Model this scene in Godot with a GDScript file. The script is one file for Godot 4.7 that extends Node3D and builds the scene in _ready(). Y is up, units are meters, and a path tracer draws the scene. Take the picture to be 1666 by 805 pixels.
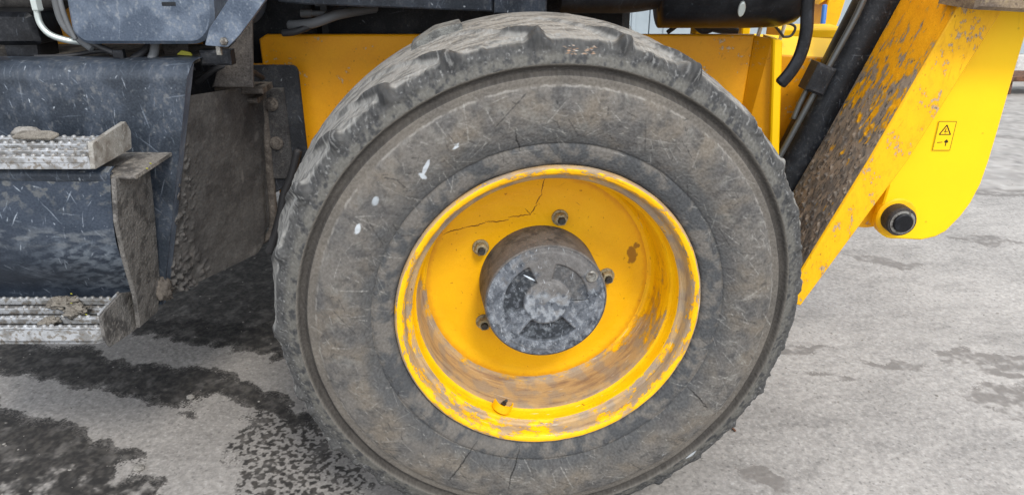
extends Node3D
# A worn loader wheel seen from close by: y is up, x runs along the machine, the machine's near side is at z = 0.

const WHEEL_AT := Vector3(0.0, 0.465, 0.0)
const STEER := 0.132
var M := {}
var used := {}
var bank := {}
var machine: Node3D

# ---------------------------------------------------------------- names and tags

func numbered(parent: Node, called: String) -> String:
	var key := "%d/%s" % [parent.get_instance_id(), called]
	var n: int = used.get(key, 0)
	used[key] = n + 1
	return called if n == 0 else "%s_%03d" % [called, n]

func obj(called: String, mesh: Mesh, mat: Material, parent: Node = null, at := Vector3.ZERO) -> MeshInstance3D:
	var p: Node = parent if parent else self
	var o := MeshInstance3D.new()
	o.mesh = mesh
	o.material_override = mat
	o.name = numbered(p, called)
	o.position = at
	p.add_child(o, true)
	return o

func thing(called: String, label: String, category: String, at := Vector3.ZERO, group := "") -> Node3D:
	var o := Node3D.new()
	o.name = numbered(self, called)
	o.position = at
	add_child(o, true)
	return tag(o, label, category, group)

func tag(o: Node3D, label: String, category: String, group := "") -> Node3D:
	o.set_meta("label", label)
	o.set_meta("category", category)
	if group:
		o.set_meta("group", group)
	return o

func part_node(called: String, parent: Node) -> Node3D:
	var o := Node3D.new()
	o.name = numbered(parent, called)
	parent.add_child(o, true)
	return o

# ---------------------------------------------------------------- noise and textures

func noise(sd: int, freq: float, octaves := 4, kind := FastNoiseLite.TYPE_SIMPLEX_SMOOTH) -> FastNoiseLite:
	var n := FastNoiseLite.new()
	n.seed = sd
	n.noise_type = kind
	n.frequency = freq
	n.fractal_octaves = octaves
	n.fractal_type = FastNoiseLite.FRACTAL_FBM if octaves > 1 else FastNoiseLite.FRACTAL_NONE
	return n

func make_bank() -> void:
	var jobs := {"a": noise(11, 0.006, 5), "b": noise(12, 0.022, 4), "c": noise(13, 0.11, 2), "d": noise(14, 0.05, 3), "e": noise(15, 0.3, 1)}
	var cell := noise(16, 0.05, 1, FastNoiseLite.TYPE_CELLULAR)
	cell.cellular_return_type = FastNoiseLite.RETURN_DISTANCE2_SUB
	jobs["k"] = cell
	var rid := noise(17, 0.012, 4)
	rid.fractal_type = FastNoiseLite.FRACTAL_RIDGED
	jobs["r"] = rid
	var keys := jobs.keys()
	var out := []
	out.resize(keys.size())
	var work := func(i: int) -> void:
		var im: Image = jobs[keys[i]].get_seamless_image(1024, 1024)
		im.convert(Image.FORMAT_L8)
		out[i] = im.get_data()
	var id := WorkerThreadPool.add_group_task(work, keys.size(), -1, true)
	WorkerThreadPool.wait_for_group_task_completion(id)
	for i in keys.size():
		bank[keys[i]] = out[i]

static func at(arr: PackedByteArray, x: float, y: float) -> float:
	return arr[((int(y) & 1023) << 10) | (int(x) & 1023)] * 0.00392157

static func ss(a: float, b: float, x: float) -> float:
	var t := clampf((x - a) / (b - a), 0.0, 1.0)
	return t * t * (3.0 - 2.0 * t)

# A picture computed row by row on all cores: fn(x, y) gives its colour (sRGB).
func picture(w: int, h: int, fn: Callable) -> Image:
	var rows := []
	rows.resize(h)
	var work := func(y: int) -> void:
		var b := PackedByteArray()
		b.resize(w * 3)
		var k := 0
		for x in w:
			var c: Color = fn.call(x, y)
			b[k] = clampi(int(c.r * 255.0), 0, 255)
			b[k + 1] = clampi(int(c.g * 255.0), 0, 255)
			b[k + 2] = clampi(int(c.b * 255.0), 0, 255)
			k += 3
		rows[y] = b
	var id := WorkerThreadPool.add_group_task(work, h, -1, true)
	WorkerThreadPool.wait_for_group_task_completion(id)
	var all := PackedByteArray()
	for r in rows:
		all.append_array(r)
	return Image.create_from_data(w, h, false, Image.FORMAT_RGB8, all)

func tex(im: Image) -> ImageTexture:
	return ImageTexture.create_from_image(im)

func rgb(r: int, g: int, b: int) -> Color:
	return Color(r / 255.0, g / 255.0, b / 255.0)

func dab(im: Image, x: int, y: int, c: Color, a: float) -> void:
	var w := im.get_width()
	var h := im.get_height()
	x = posmod(x, w)
	y = posmod(y, h)
	im.set_pixel(x, y, im.get_pixel(x, y).lerp(c, clampf(a, 0.0, 1.0)))

# A scratch: a wavering line of given thickness in pixels that fades along its length.
func stroke(im: Image, from: Vector2, to: Vector2, c: Color, a: float, thick: float, r: RandomNumberGenerator, waver := 0.0) -> void:
	var n := int(maxf(2.0, from.distance_to(to) * 1.2))
	var side := (to - from).orthogonal().normalized()
	var off := 0.0
	var fade := r.randf()
	for i in n + 1:
		var t := float(i) / n
		off += r.randf_range(-1, 1) * waver
		var p := from.lerp(to, t) + side * off
		var al := a * (0.35 + 0.65 * r.randf()) * (1.0 - 0.6 * absf(t - fade))
		var rad := thick * 0.5 * (0.6 + 0.8 * sin(PI * clampf(t, 0.05, 0.95)))
		var k := int(ceil(rad))
		for dy in range(-k, k + 1):
			for dx in range(-k, k + 1):
				var d := Vector2(dx, dy).length()
				if d <= rad + 0.5:
					dab(im, int(p.x) + dx, int(p.y) + dy, c, al * clampf(rad + 0.6 - d, 0.0, 1.0))

func scratches(im: Image, count: int, lo: float, hi: float, ang: float, spread: float, c: Color, a: float, thick: float, sd: int) -> void:
	var r := RandomNumberGenerator.new()
	r.seed = sd
	if im.get_width() == 512 and im.get_height() == 512:
		lo *= 0.5
		hi *= 0.5
		thick *= 0.6
	for i in count:
		var p := Vector2(r.randf() * im.get_width(), r.randf() * im.get_height())
		var d := Vector2.from_angle(ang + r.randf_range(-spread, spread)) * lerpf(lo, hi, r.randf() * r.randf())
		stroke(im, p, p + d, c, a * r.randf_range(0.3, 1.0), thick * r.randf_range(0.6, 1.4), r, 0.25)

func specks(im: Image, count: int, lo: float, hi: float, c: Color, a: float, sd: int) -> void:
	var r := RandomNumberGenerator.new()
	r.seed = sd
	if im.get_width() == 512 and im.get_height() == 512:
		lo *= 0.6
		hi *= 0.6
	for i in count:
		var p := Vector2(r.randf() * im.get_width(), r.randf() * im.get_height())
		var d := Vector2.from_angle(r.randf() * TAU) * r.randf_range(0.5, 2.5)
		stroke(im, p, p + d, c, a * r.randf_range(0.4, 1.0), lerpf(lo, hi, r.randf() * r.randf()), r)

func mat(t: Texture2D, rough: float, tile := 0.0, relief: Texture2D = null, relief_cm := 0.0, metal := 0.0, spec := 0.5) -> StandardMaterial3D:
	var m := StandardMaterial3D.new()
	spec = 0.38 if spec == 0.5 else spec
	if t:
		m.albedo_texture = t
	m.roughness = rough
	m.metallic = metal
	m.metallic_specular = spec
	if tile > 0.0:
		m.uv1_triplanar = true
		m.uv1_world_triplanar = true
		m.uv1_scale = Vector3.ONE / tile
	if relief:
		m.heightmap_enabled = true
		m.heightmap_texture = relief
		m.heightmap_scale = relief_cm
	return m

func plain(c: Color, rough: float, metal := 0.0) -> StandardMaterial3D:
	var m := StandardMaterial3D.new()
	m.albedo_color = c
	m.roughness = rough
	m.metallic = metal
	return m

# ---------------------------------------------------------------- shapes

# A smooth sheet: fn(u, v) gives the place, nu by nv cells; uv from uvfn or (u, v).
func grid(nu: int, nv: int, fn: Callable, closed := false, flip := false, uvfn = null) -> ArrayMesh:
	var pos := PackedVector3Array()
	var nor := PackedVector3Array()
	var uvs := PackedVector2Array()
	var idx := PackedInt32Array()
	var w := nu + 1
	pos.resize(w * (nv + 1))
	nor.resize(pos.size())
	uvs.resize(pos.size())
	idx.resize(nu * nv * 6)
	for j in nv + 1:
		for i in w:
			var u := float(i) / nu
			var v := float(j) / nv
			pos[j * w + i] = fn.call(u, v)
			uvs[j * w + i] = uvfn.call(u, v) if uvfn != null else Vector2(u, v)
	var k := 0
	for j in nv + 1:
		for i in w:
			var l := i - 1
			var r := i + 1
			if closed:
				l = nu - 1 if i == 0 else i - 1
				r = 1 if i == nu else i + 1
			else:
				l = maxi(l, 0)
				r = mini(r, nu)
			var du := pos[j * w + r] - pos[j * w + l]
			var dv := pos[mini(j + 1, nv) * w + i] - pos[maxi(j - 1, 0) * w + i]
			var n := du.cross(dv).normalized()
			nor[j * w + i] = -n if flip else n
			if i < nu and j < nv:
				var a := j * w + i
				var b := a + 1
				var c := a + w
				var d := c + 1
				if flip:
					idx[k] = a; idx[k + 1] = b; idx[k + 2] = c
					idx[k + 3] = b; idx[k + 4] = d; idx[k + 5] = c
				else:
					idx[k] = a; idx[k + 1] = c; idx[k + 2] = b
					idx[k + 3] = b; idx[k + 4] = c; idx[k + 5] = d
				k += 6
	var arr := []
	arr.resize(Mesh.ARRAY_MAX)
	arr[Mesh.ARRAY_VERTEX] = pos
	arr[Mesh.ARRAY_NORMAL] = nor
	arr[Mesh.ARRAY_TEX_UV] = uvs
	arr[Mesh.ARRAY_INDEX] = idx
	var m := ArrayMesh.new()
	m.add_surface_from_arrays(Mesh.PRIMITIVE_TRIANGLES, arr)
	return m

func begin(smooth := false) -> SurfaceTool:
	var st := SurfaceTool.new()
	st.begin(Mesh.PRIMITIVE_TRIANGLES)
	st.set_smooth_group(0 if smooth else -1)
	return st

func done(st: SurfaceTool) -> ArrayMesh:
	st.generate_normals()
	return st.commit()

func tri(st: SurfaceTool, a: Vector3, b: Vector3, c: Vector3) -> void:
	st.add_vertex(a)
	st.add_vertex(c)
	st.add_vertex(b)

func quad(st: SurfaceTool, a: Vector3, b: Vector3, c: Vector3, d: Vector3) -> void:
	tri(st, a, b, c)
	tri(st, a, c, d)

func ccw(poly: PackedVector2Array) -> PackedVector2Array:
	if Geometry2D.is_polygon_clockwise(poly):
		poly.reverse()
	# Geometry2D counts y downwards; make sure of the sign here
	var s := 0.0
	for i in poly.size():
		s += poly[i].cross(poly[(i + 1) % poly.size()])
	if s < 0.0:
		poly.reverse()
	return poly

func inset(poly: PackedVector2Array, b: float) -> PackedVector2Array:
	var out := PackedVector2Array()
	var n := poly.size()
	for i in n:
		var e0 := (poly[i] - poly[(i + n - 1) % n]).normalized()
		var e1 := (poly[(i + 1) % n] - poly[i]).normalized()
		var n0 := Vector2(-e0.y, e0.x)
		var n1 := Vector2(-e1.y, e1.x)
		var m := (n0 + n1) / maxf(0.4, 1.0 + n0.dot(n1))
		out.append(poly[i] + m * b)
	return out

# A plate or bar: the outline in the frame's x-y plane, from z = z0 (front) back to z1, with bevelled edges.
func prism(st: SurfaceTool, outline: PackedVector2Array, z0: float, z1: float, bevel := 0.002, frame := Transform3D()) -> void:
	var p := ccw(outline.duplicate())
	var q := inset(p, bevel)
	var n := p.size()
	var order := Geometry2D.triangulate_polygon(q)
	if order.is_empty():
		q = p.duplicate()
		order = Geometry2D.triangulate_polygon(q)
	var f := func(v: Vector2, z: float) -> Vector3: return frame * Vector3(v.x, v.y, z)
	for i in range(0, order.size(), 3):
		var a := q[order[i]]
		var b := q[order[i + 1]]
		var c := q[order[i + 2]]
		if (b - a).cross(c - a) < 0.0:
			var s := b
			b = c
			c = s
		tri(st, f.call(a, z0), f.call(b, z0), f.call(c, z0))
		tri(st, f.call(a, z1), f.call(c, z1), f.call(b, z1))
	for i in n:
		var j := (i + 1) % n
		quad(st, f.call(q[j], z0), f.call(q[i], z0), f.call(p[i], z0 - bevel), f.call(p[j], z0 - bevel))
		quad(st, f.call(p[j], z0 - bevel), f.call(p[i], z0 - bevel), f.call(p[i], z1 + bevel), f.call(p[j], z1 + bevel))
		quad(st, f.call(p[j], z1 + bevel), f.call(p[i], z1 + bevel), f.call(q[i], z1), f.call(q[j], z1))

func plate(outline: PackedVector2Array, z0: float, z1: float, bevel := 0.002, frame := Transform3D()) -> ArrayMesh:
	var st := begin()
	prism(st, outline, z0, z1, bevel, frame)
	return done(st)

func rounded(poly: PackedVector2Array, r: float, steps := 5) -> PackedVector2Array:
	var p := ccw(poly.duplicate())
	var out := PackedVector2Array()
	var n := p.size()
	for i in n:
		var a := p[(i + n - 1) % n]
		var b := p[i]
		var c := p[(i + 1) % n]
		var k := minf(r, minf(a.distance_to(b), b.distance_to(c)) * 0.45)
		var s := b + (a - b).normalized() * k
		var e := b + (c - b).normalized() * k
		for t in steps + 1:
			var w := float(t) / steps
			out.append(s.lerp(b, w).lerp(b.lerp(e, w), w))
	return out

func box(st: SurfaceTool, lo: Vector3, hi: Vector3, bevel := 0.003, frame := Transform3D()) -> void:
	prism(st, PackedVector2Array([Vector2(lo.x, lo.y), Vector2(hi.x, lo.y), Vector2(hi.x, hi.y), Vector2(lo.x, hi.y)]), hi.z, lo.z, bevel, frame)

func box_mesh(lo: Vector3, hi: Vector3, bevel := 0.003, frame := Transform3D()) -> ArrayMesh:
	var st := begin()
	box(st, lo, hi, bevel, frame)
	return done(st)

# A round tube through the points, smoothed, with domed ends.
func tube(points: Array, rad: float, sides := 12, per := 6, flat := 1.0, smooth := true) -> ArrayMesh:
	var cv := PackedVector3Array()
	var n := points.size()
	for i in n - 1:
		var p0: Vector3 = points[maxi(i - 1, 0)]
		var p1: Vector3 = points[i]
		var p2: Vector3 = points[i + 1]
		var p3: Vector3 = points[mini(i + 2, n - 1)]
		for k in per:
			cv.append(p1.cubic_interpolate(p2, p0, p3, float(k) / per) if smooth else p1.lerp(p2, float(k) / per))
	cv.append(points[n - 1])
	var m := cv.size()
	var side := Vector3.ZERO
	var frames := []
	for i in m:
		var t := (cv[mini(i + 1, m - 1)] - cv[maxi(i - 1, 0)]).normalized()
		if side == Vector3.ZERO:
			side = t.cross(Vector3(0.3, 0.2, 1)).normalized()
		side = (side - t * side.dot(t)).normalized()
		frames.append([side, t.cross(side), t])
	var rings := m + 3
	return grid(sides, rings, func(u: float, v: float) -> Vector3:
		var j := int(round(v * rings))
		var i := clampi(j - 2, 0, m - 1)
		var k := 1.0
		var push := 0.0
		if j == 0: k = 0.0; push = -0.35
		elif j == 1: k = 0.8; push = -0.25
		elif j == rings: k = 0.0; push = 0.35
		elif j == rings - 1 and m + 1 < j: k = 0.8; push = 0.25
		var a := u * TAU
		return cv[i] + (frames[i][0] * cos(a) + frames[i][1] * sin(a) * flat) * rad * k + frames[i][2] * push * rad
	, true, true)

# A turned shape about the z axis: profile points are (radius, z).
func lathe(profile: PackedVector2Array, segs: int, flip := false, per := 1) -> ArrayMesh:
	var n := profile.size() - 1
	return grid(segs, n * per, func(u: float, v: float) -> Vector3:
		var s := v * n
		var i := mini(int(s), n - 1)
		var p := profile[i].lerp(profile[i + 1], s - i)
		var a := u * TAU
		return Vector3(p.x * cos(a), p.x * sin(a), p.y)
	, true, flip)

# Sharp turned shape: every profile edge keeps its own normals.
func turned(profile: PackedVector2Array, segs: int, frame := Transform3D()) -> ArrayMesh:
	var st := begin()
	turned_on(st, profile, segs, frame)
	return done(st)

func turned_on(st: SurfaceTool, profile: PackedVector2Array, segs: int, frame := Transform3D()) -> void:
	for i in profile.size() - 1:
		for k in segs:
			var a0 := TAU * k / segs
			var a1 := TAU * (k + 1) / segs
			var p := profile[i]
			var q := profile[i + 1]
			var A := frame * Vector3(p.x * cos(a0), p.x * sin(a0), p.y)
			var B := frame * Vector3(p.x * cos(a1), p.x * sin(a1), p.y)
			var C := frame * Vector3(q.x * cos(a1), q.x * sin(a1), q.y)
			var D := frame * Vector3(q.x * cos(a0), q.x * sin(a0), q.y)
			if p.x > 1e-5:
				tri(st, A, B, C)
			if q.x > 1e-5:
				tri(st, A, C, D)

# A lump of mud or a stone.
func lump(size: Vector3, sd: int, rough := 0.35, cells := 26) -> ArrayMesh:
	var n := noise(sd, 1.1, 4)
	return grid(cells, cells / 2, func(u: float, v: float) -> Vector3:
		var d := Vector3(sin(PI * v) * cos(TAU * u), cos(PI * v), sin(PI * v) * sin(TAU * u))
		var r := 1.0 + rough * n.get_noise_3dv(d * 1.3) + rough * 0.5 * n.get_noise_3dv(d * 4.0 + Vector3(9, 2, 5))
		return d * r * size
	, true, true)

func V(a: Array) -> PackedVector2Array:
	var out := PackedVector2Array()
	for i in range(0, a.size(), 2):
		out.append(Vector2(a[i], a[i + 1]))
	return out

# ---------------------------------------------------------------- materials

func tex_black(base: Color, high: Color, dust: Color, dusty: float, sd: int, lines: int, N := 512) -> Image:
	var A: PackedByteArray = bank.a
	var B: PackedByteArray = bank.b
	var C: PackedByteArray = bank.c
	var D: PackedByteArray = bank.d
	var o := sd * 131
	var k := 1024 / N
	var im := picture(N, N, func(x: int, y: int) -> Color:
		x *= k
		y *= k
		var a := at(A, x + o, y)
		var b := at(B, x * 2 + o, y + o)
		var c := base.lerp(high, ss(0.3, 0.75, a))
		c = c.lerp(dust, dusty * ss(0.52, 0.85, b * 0.6 + at(D, x, y + o) * 0.4 + (a - 0.5) * 0.3))
		var f := (at(C, x, y) - 0.5) * 0.09
		return Color(c.r + f, c.g + f, c.b + f))
	scratches(im, lines, 10, 90, PI / 2, 0.5, rgb(150, 158, 168), 0.55, 1.6, sd)
	scratches(im, lines / 3, 20, 150, 0.9, 1.2, rgb(122, 130, 140), 0.35, 2.4, sd + 1)
	scratches(im, lines / 4, 5, 22, 0.0, 3.1, rgb(190, 196, 200), 0.8, 2.6, sd + 2)
	specks(im, lines * 2, 1.0, 4.0, rgb(150, 156, 160), 0.6, sd + 3)
	return im

func tex_mud(base: Color, dark: Color, light: Color, sd: int, N := 512) -> Image:
	var A: PackedByteArray = bank.a
	var B: PackedByteArray = bank.b
	var C: PackedByteArray = bank.c
	var D: PackedByteArray = bank.d
	var o := sd * 97
	var k := 1024 / N
	var im := picture(N, N, func(x: int, y: int) -> Color:
		x *= k
		y *= k
		var c := base.lerp(dark, ss(0.45, 0.8, at(A, x + o, y)))
		c = c.lerp(light, 0.7 * ss(0.55, 0.85, at(B, x, y + o)))
		c = c.lerp(dark, 0.6 * ss(0.6, 0.8, at(D, x + o, y + o)))
		var f := (at(C, x, y) - 0.5) * 0.13
		return Color(c.r + f, c.g + f, c.b + f))
	specks(im, 420, 1.0, 4.5, light.lightened(0.2), 0.5, sd)
	specks(im, 420, 1.0, 5.0, dark.darkened(0.35), 0.5, sd + 1)
	scratches(im, 40, 20, 110, PI / 2, 0.3, light, 0.35, 3.0, sd + 2)
	return im

func tex_yellow(chips: float, sd: int, N := 512, tone := Color(0.933, 0.71, 0.02)) -> Image:
	var A: PackedByteArray = bank.a
	var B: PackedByteArray = bank.b
	var C: PackedByteArray = bank.c
	var D: PackedByteArray = bank.d
	var o := sd * 173
	var k := 1024 / N
	var im := picture(N, N, func(x: int, y: int) -> Color:
		x *= k
		y *= k
		var a := at(A, x + o, y)
		var c := tone.lerp(tone * Color(0.96, 0.92, 1.0), a)
		c = c.lerp(rgb(190, 130, 30), 0.25 * ss(0.55, 0.9, at(B, x, y + o)))
		if chips > 0.0:
			var t := at(B, x + o, y * 2) * 0.55 + at(D, x * 2, y + o) * 0.3 + at(C, x, y) * 0.12 + (a - 0.5) * 0.7
			var e := 0.80 - chips * 0.3
			c = c.lerp(rgb(170, 112, 40), 0.8 * ss(e - 0.05, e, t))
			c = c.lerp(rgb(180, 154, 118), ss(e, e + 0.025, t))
			c = c.lerp(rgb(122, 104, 82), ss(e + 0.1, e + 0.2, t))
		var f := (at(C, x, y + o) - 0.5) * 0.03
		return Color(c.r + f, c.g + f, c.b + f * 0.4))
	var n := 60 + int(chips * 120)
	scratches(im, n, 8, 60, 1.9, 0.5, rgb(120, 78, 22), 0.6, 1.8, sd)
	specks(im, n * 2, 1.0, 5.0, rgb(96, 66, 26), 0.7, sd + 1)
	specks(im, n, 1.0, 4.0, rgb(180, 150, 100), 0.5, sd + 2)
	return im

func grey(fn: Callable, n := 512) -> ImageTexture:
	return tex(picture(n, n, func(x: int, y: int) -> Color:
		var g: float = fn.call(x, y)
		return Color(g, g, g)))

func make_materials() -> void:
	make_bank()
	var A: PackedByteArray = bank.a
	var B: PackedByteArray = bank.b
	var C: PackedByteArray = bank.c
	var D: PackedByteArray = bank.d
	var K: PackedByteArray = bank.k
	var bump := grey(func(x: int, y: int) -> float: return 0.5 * at(D, x, y) + 0.3 * at(C, x, y) + 0.2 * at(B, x, y))
	var grit := grey(func(x: int, y: int) -> float: return 0.45 * at(C, x, y) + 0.3 * at(D, x * 2, y * 2) + 0.25 * at(bank.e, x, y))
	M.bump = bump
	M.grit = grit
	M.black = mat(tex(tex_black(rgb(45, 51, 59), rgb(62, 69, 79), rgb(100, 101, 102), 0.8, 3, 400, 1024)), 0.42, 0.62, bump, 0.06)
	M.blue_grey = mat(tex(tex_black(rgb(70, 80, 94), rgb(96, 106, 120), rgb(128, 132, 136), 0.8, 5, 200)), 0.45, 0.5, bump, 0.05)
	M.charcoal = mat(tex(tex_black(rgb(30, 32, 36), rgb(44, 46, 50), rgb(70, 68, 66), 0.6, 7, 90)), 0.6, 0.5, bump, 0.08)
	M.gloss_black = mat(tex(tex_black(rgb(18, 19, 22), rgb(30, 32, 36), rgb(60, 60, 62), 0.5, 9, 40)), 0.3, 0.45, bump, 0.04)
	M.mud = mat(tex(tex_mud(rgb(92, 86, 80), rgb(66, 61, 57), rgb(122, 115, 106), 1)), 0.95, 0.55, bump, 0.35)
	M.dry_mud = mat(tex(tex_mud(rgb(122, 116, 107), rgb(92, 87, 80), rgb(146, 140, 130), 2)), 0.95, 0.22, grit, 0.25)
	M.dust = mat(tex(tex_mud(rgb(116, 111, 104), rgb(78, 75, 72), rgb(146, 140, 132), 4)), 0.95, 0.5, grit, 0.12)
	M.yellow = mat(tex(tex_yellow(0.0, 2)), 0.42, 0.5, bump, 0.03)
	M.yellow_shaded = mat(tex(tex_yellow(0.06, 6, 512, Color(0.84, 0.585, 0.03))), 0.5, 0.6, bump, 0.03)  # chassis yellow with the shade behind the wheel put into its paint
	M.yellow_worn = mat(tex(tex_yellow(0.24, 4)), 0.5, 0.5, bump, 0.05)
	M.yellow_worn.uv1_scale = Vector3(3.2, 1.5, 2.0)
	var cln := picture(512, 512, func(x: int, y: int) -> Color:
		var a := at(A, x * 2, y * 2) * 0.02
		return Color(0.972 - a, 0.775 - a, 0.005))
	scratches(cln, 16, 20, 70, 1.9, 0.8, rgb(196, 150, 40), 0.5, 2.0, 61)
	scratches(cln, 6, 10, 50, 1.9, 0.5, rgb(255, 238, 170), 0.5, 3.0, 62)
	specks(cln, 26, 1.5, 4.0, rgb(150, 110, 40), 0.6, 63)
	M.yellow_clean = mat(tex(cln), 0.5, 0.7)
	M.alu = mat(tex(picture(1024, 1024, func(x: int, y: int) -> Color:
		var c := rgb(166, 168, 170).lerp(rgb(124, 123, 121), ss(0.4, 0.75, at(A, x, y)))
		c = c.lerp(rgb(112, 105, 96), 0.8 * ss(0.52, 0.75, at(B, x, y)))
		var f := (at(C, x, y) - 0.5) * 0.1
		return Color(c.r + f, c.g + f, c.b + f))), 0.5, 0.25, bump, 0.05, 0.25)
	M.steel = mat(tex(tex_mud(rgb(140, 138, 132), rgb(86, 80, 74), rgb(176, 174, 168), 6)), 0.45, 0.12, grit, 0.05, 0.5)
	M.rust = mat(tex(tex_mud(rgb(104, 74, 58), rgb(70, 52, 44), rgb(132, 100, 82), 8)), 0.9, 0.4, grit, 0.1)
	M.silver = plain(rgb(196, 204, 200), 0.35, 0.6)
	M.hose = plain(rgb(40, 40, 42), 0.6)
	M.grey_hose = plain(rgb(96, 98, 100), 0.6)
	M.wall = mat(tex(picture(512, 512, func(x: int, y: int) -> Color:
		var a := (at(A, x * 2, y * 2) - 0.5) * 0.05 + (at(B, x * 2, y * 2) - 0.5) * 0.03
		return Color(0.60 + a, 0.64 + a, 0.66 + a))), 0.7, 2.0)
	M.concrete = mat(tex(tex_mud(rgb(186, 184, 180), rgb(160, 156, 150), rgb(206, 204, 200), 12)), 0.95, 0.8, grit, 0.1)
	M.blue_hose = plain(rgb(44, 104, 176), 0.5)
	M.white_cable = plain(rgb(214, 214, 206), 0.5)
	M.lime = plain(rgb(160, 156, 44), 0.6)
	M.stone = mat(tex(tex_mud(rgb(138, 134, 128), rgb(112, 108, 102), rgb(170, 166, 160), 14)), 0.95, 0.08, grit, 0.1)

# ---------------------------------------------------------------- ground

const WET_AND_SHADE := [
	[-1.51, -0.70, -1.23, -0.68, -1.107, -0.592, -0.90, -0.585, -0.77, -0.52, -0.60, -0.41, -0.50, -0.33, -0.56, -0.30, -0.66, -0.37, -0.74, -0.42, -0.80, -0.46, -0.873, -0.385, -1.0, -0.425, -1.22, -0.504, -1.45, -0.55],
	[-1.5, -0.47, -1.32, -0.41, -1.20, -0.36, -1.044, -0.313, -0.93, -0.24, -0.88, -0.21, -0.93, -0.17, -0.80, -0.13, -0.775, -0.06, -1.0, -0.05, -1.25, -0.08, -1.7, -0.05],
	[-1.5, -0.84, -1.186, -0.829, -0.9, -0.80, -0.5, -0.77, -0.4, -0.60, -0.68, -0.60, -0.8, -0.645, -0.924, -0.655, -1.0, -0.70, -1.3, -0.74],
	[-0.66, -0.17, -0.70, -0.26, -0.69, -0.40, -0.58, -0.36, -0.40, -0.27, -0.37, -0.12, -0.42, -0.02, -0.60, -0.02],
	[-0.862, -0.365, -0.835, -0.372, -0.828, -0.345, -0.85, -0.335],
	[-1.75, -0.80, -1.2, -0.79, -0.8, -0.76, -0.3, -0.74, -0.1, -1.0, -0.2, -1.7, -1.0, -1.9, -1.78, -1.7],  # shade under the machine deepened in the ground colour
]
const DAMP := [
	[0.62, -0.70, 0.76, -0.69, 0.82, -0.672, 0.76, -0.63, 0.66, -0.63],
	[0.84, -0.61, 0.96, -0.60, 1.05, -0.56, 1.0, -0.535, 0.90, -0.565],
	[1.10, -0.68, 1.2, -0.66, 1.45, -0.56, 1.5, -0.5, 1.24, -0.52, 1.10, -0.58],
	[0.70, -0.55, 0.80, -0.545, 0.85, -0.52, 0.75, -0.53],
	[1.03, -0.46, 1.14, -0.50, 1.4, -0.49, 1.6, -0.2, 1.22, -0.27, 1.12, -0.32],
	[1.10, -1.32, 1.25, -1.29, 1.38, -1.23, 1.30, -1.17, 1.2, -1.22],
	[1.55, -1.5, 1.75, -1.48, 1.9, -1.4, 1.7, -1.38],
	[1.9, -2.1, 2.3, -2.0, 2.4, -1.9, 2.0, -1.95],
	[0.40, -0.20, 0.48, -0.17, 0.55, -0.12, 0.5, -0.10, 0.42, -0.15],
	[2.6, -3.0, 3.4, -2.9, 3.6, -2.75, 2.8, -2.8],
]

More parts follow.
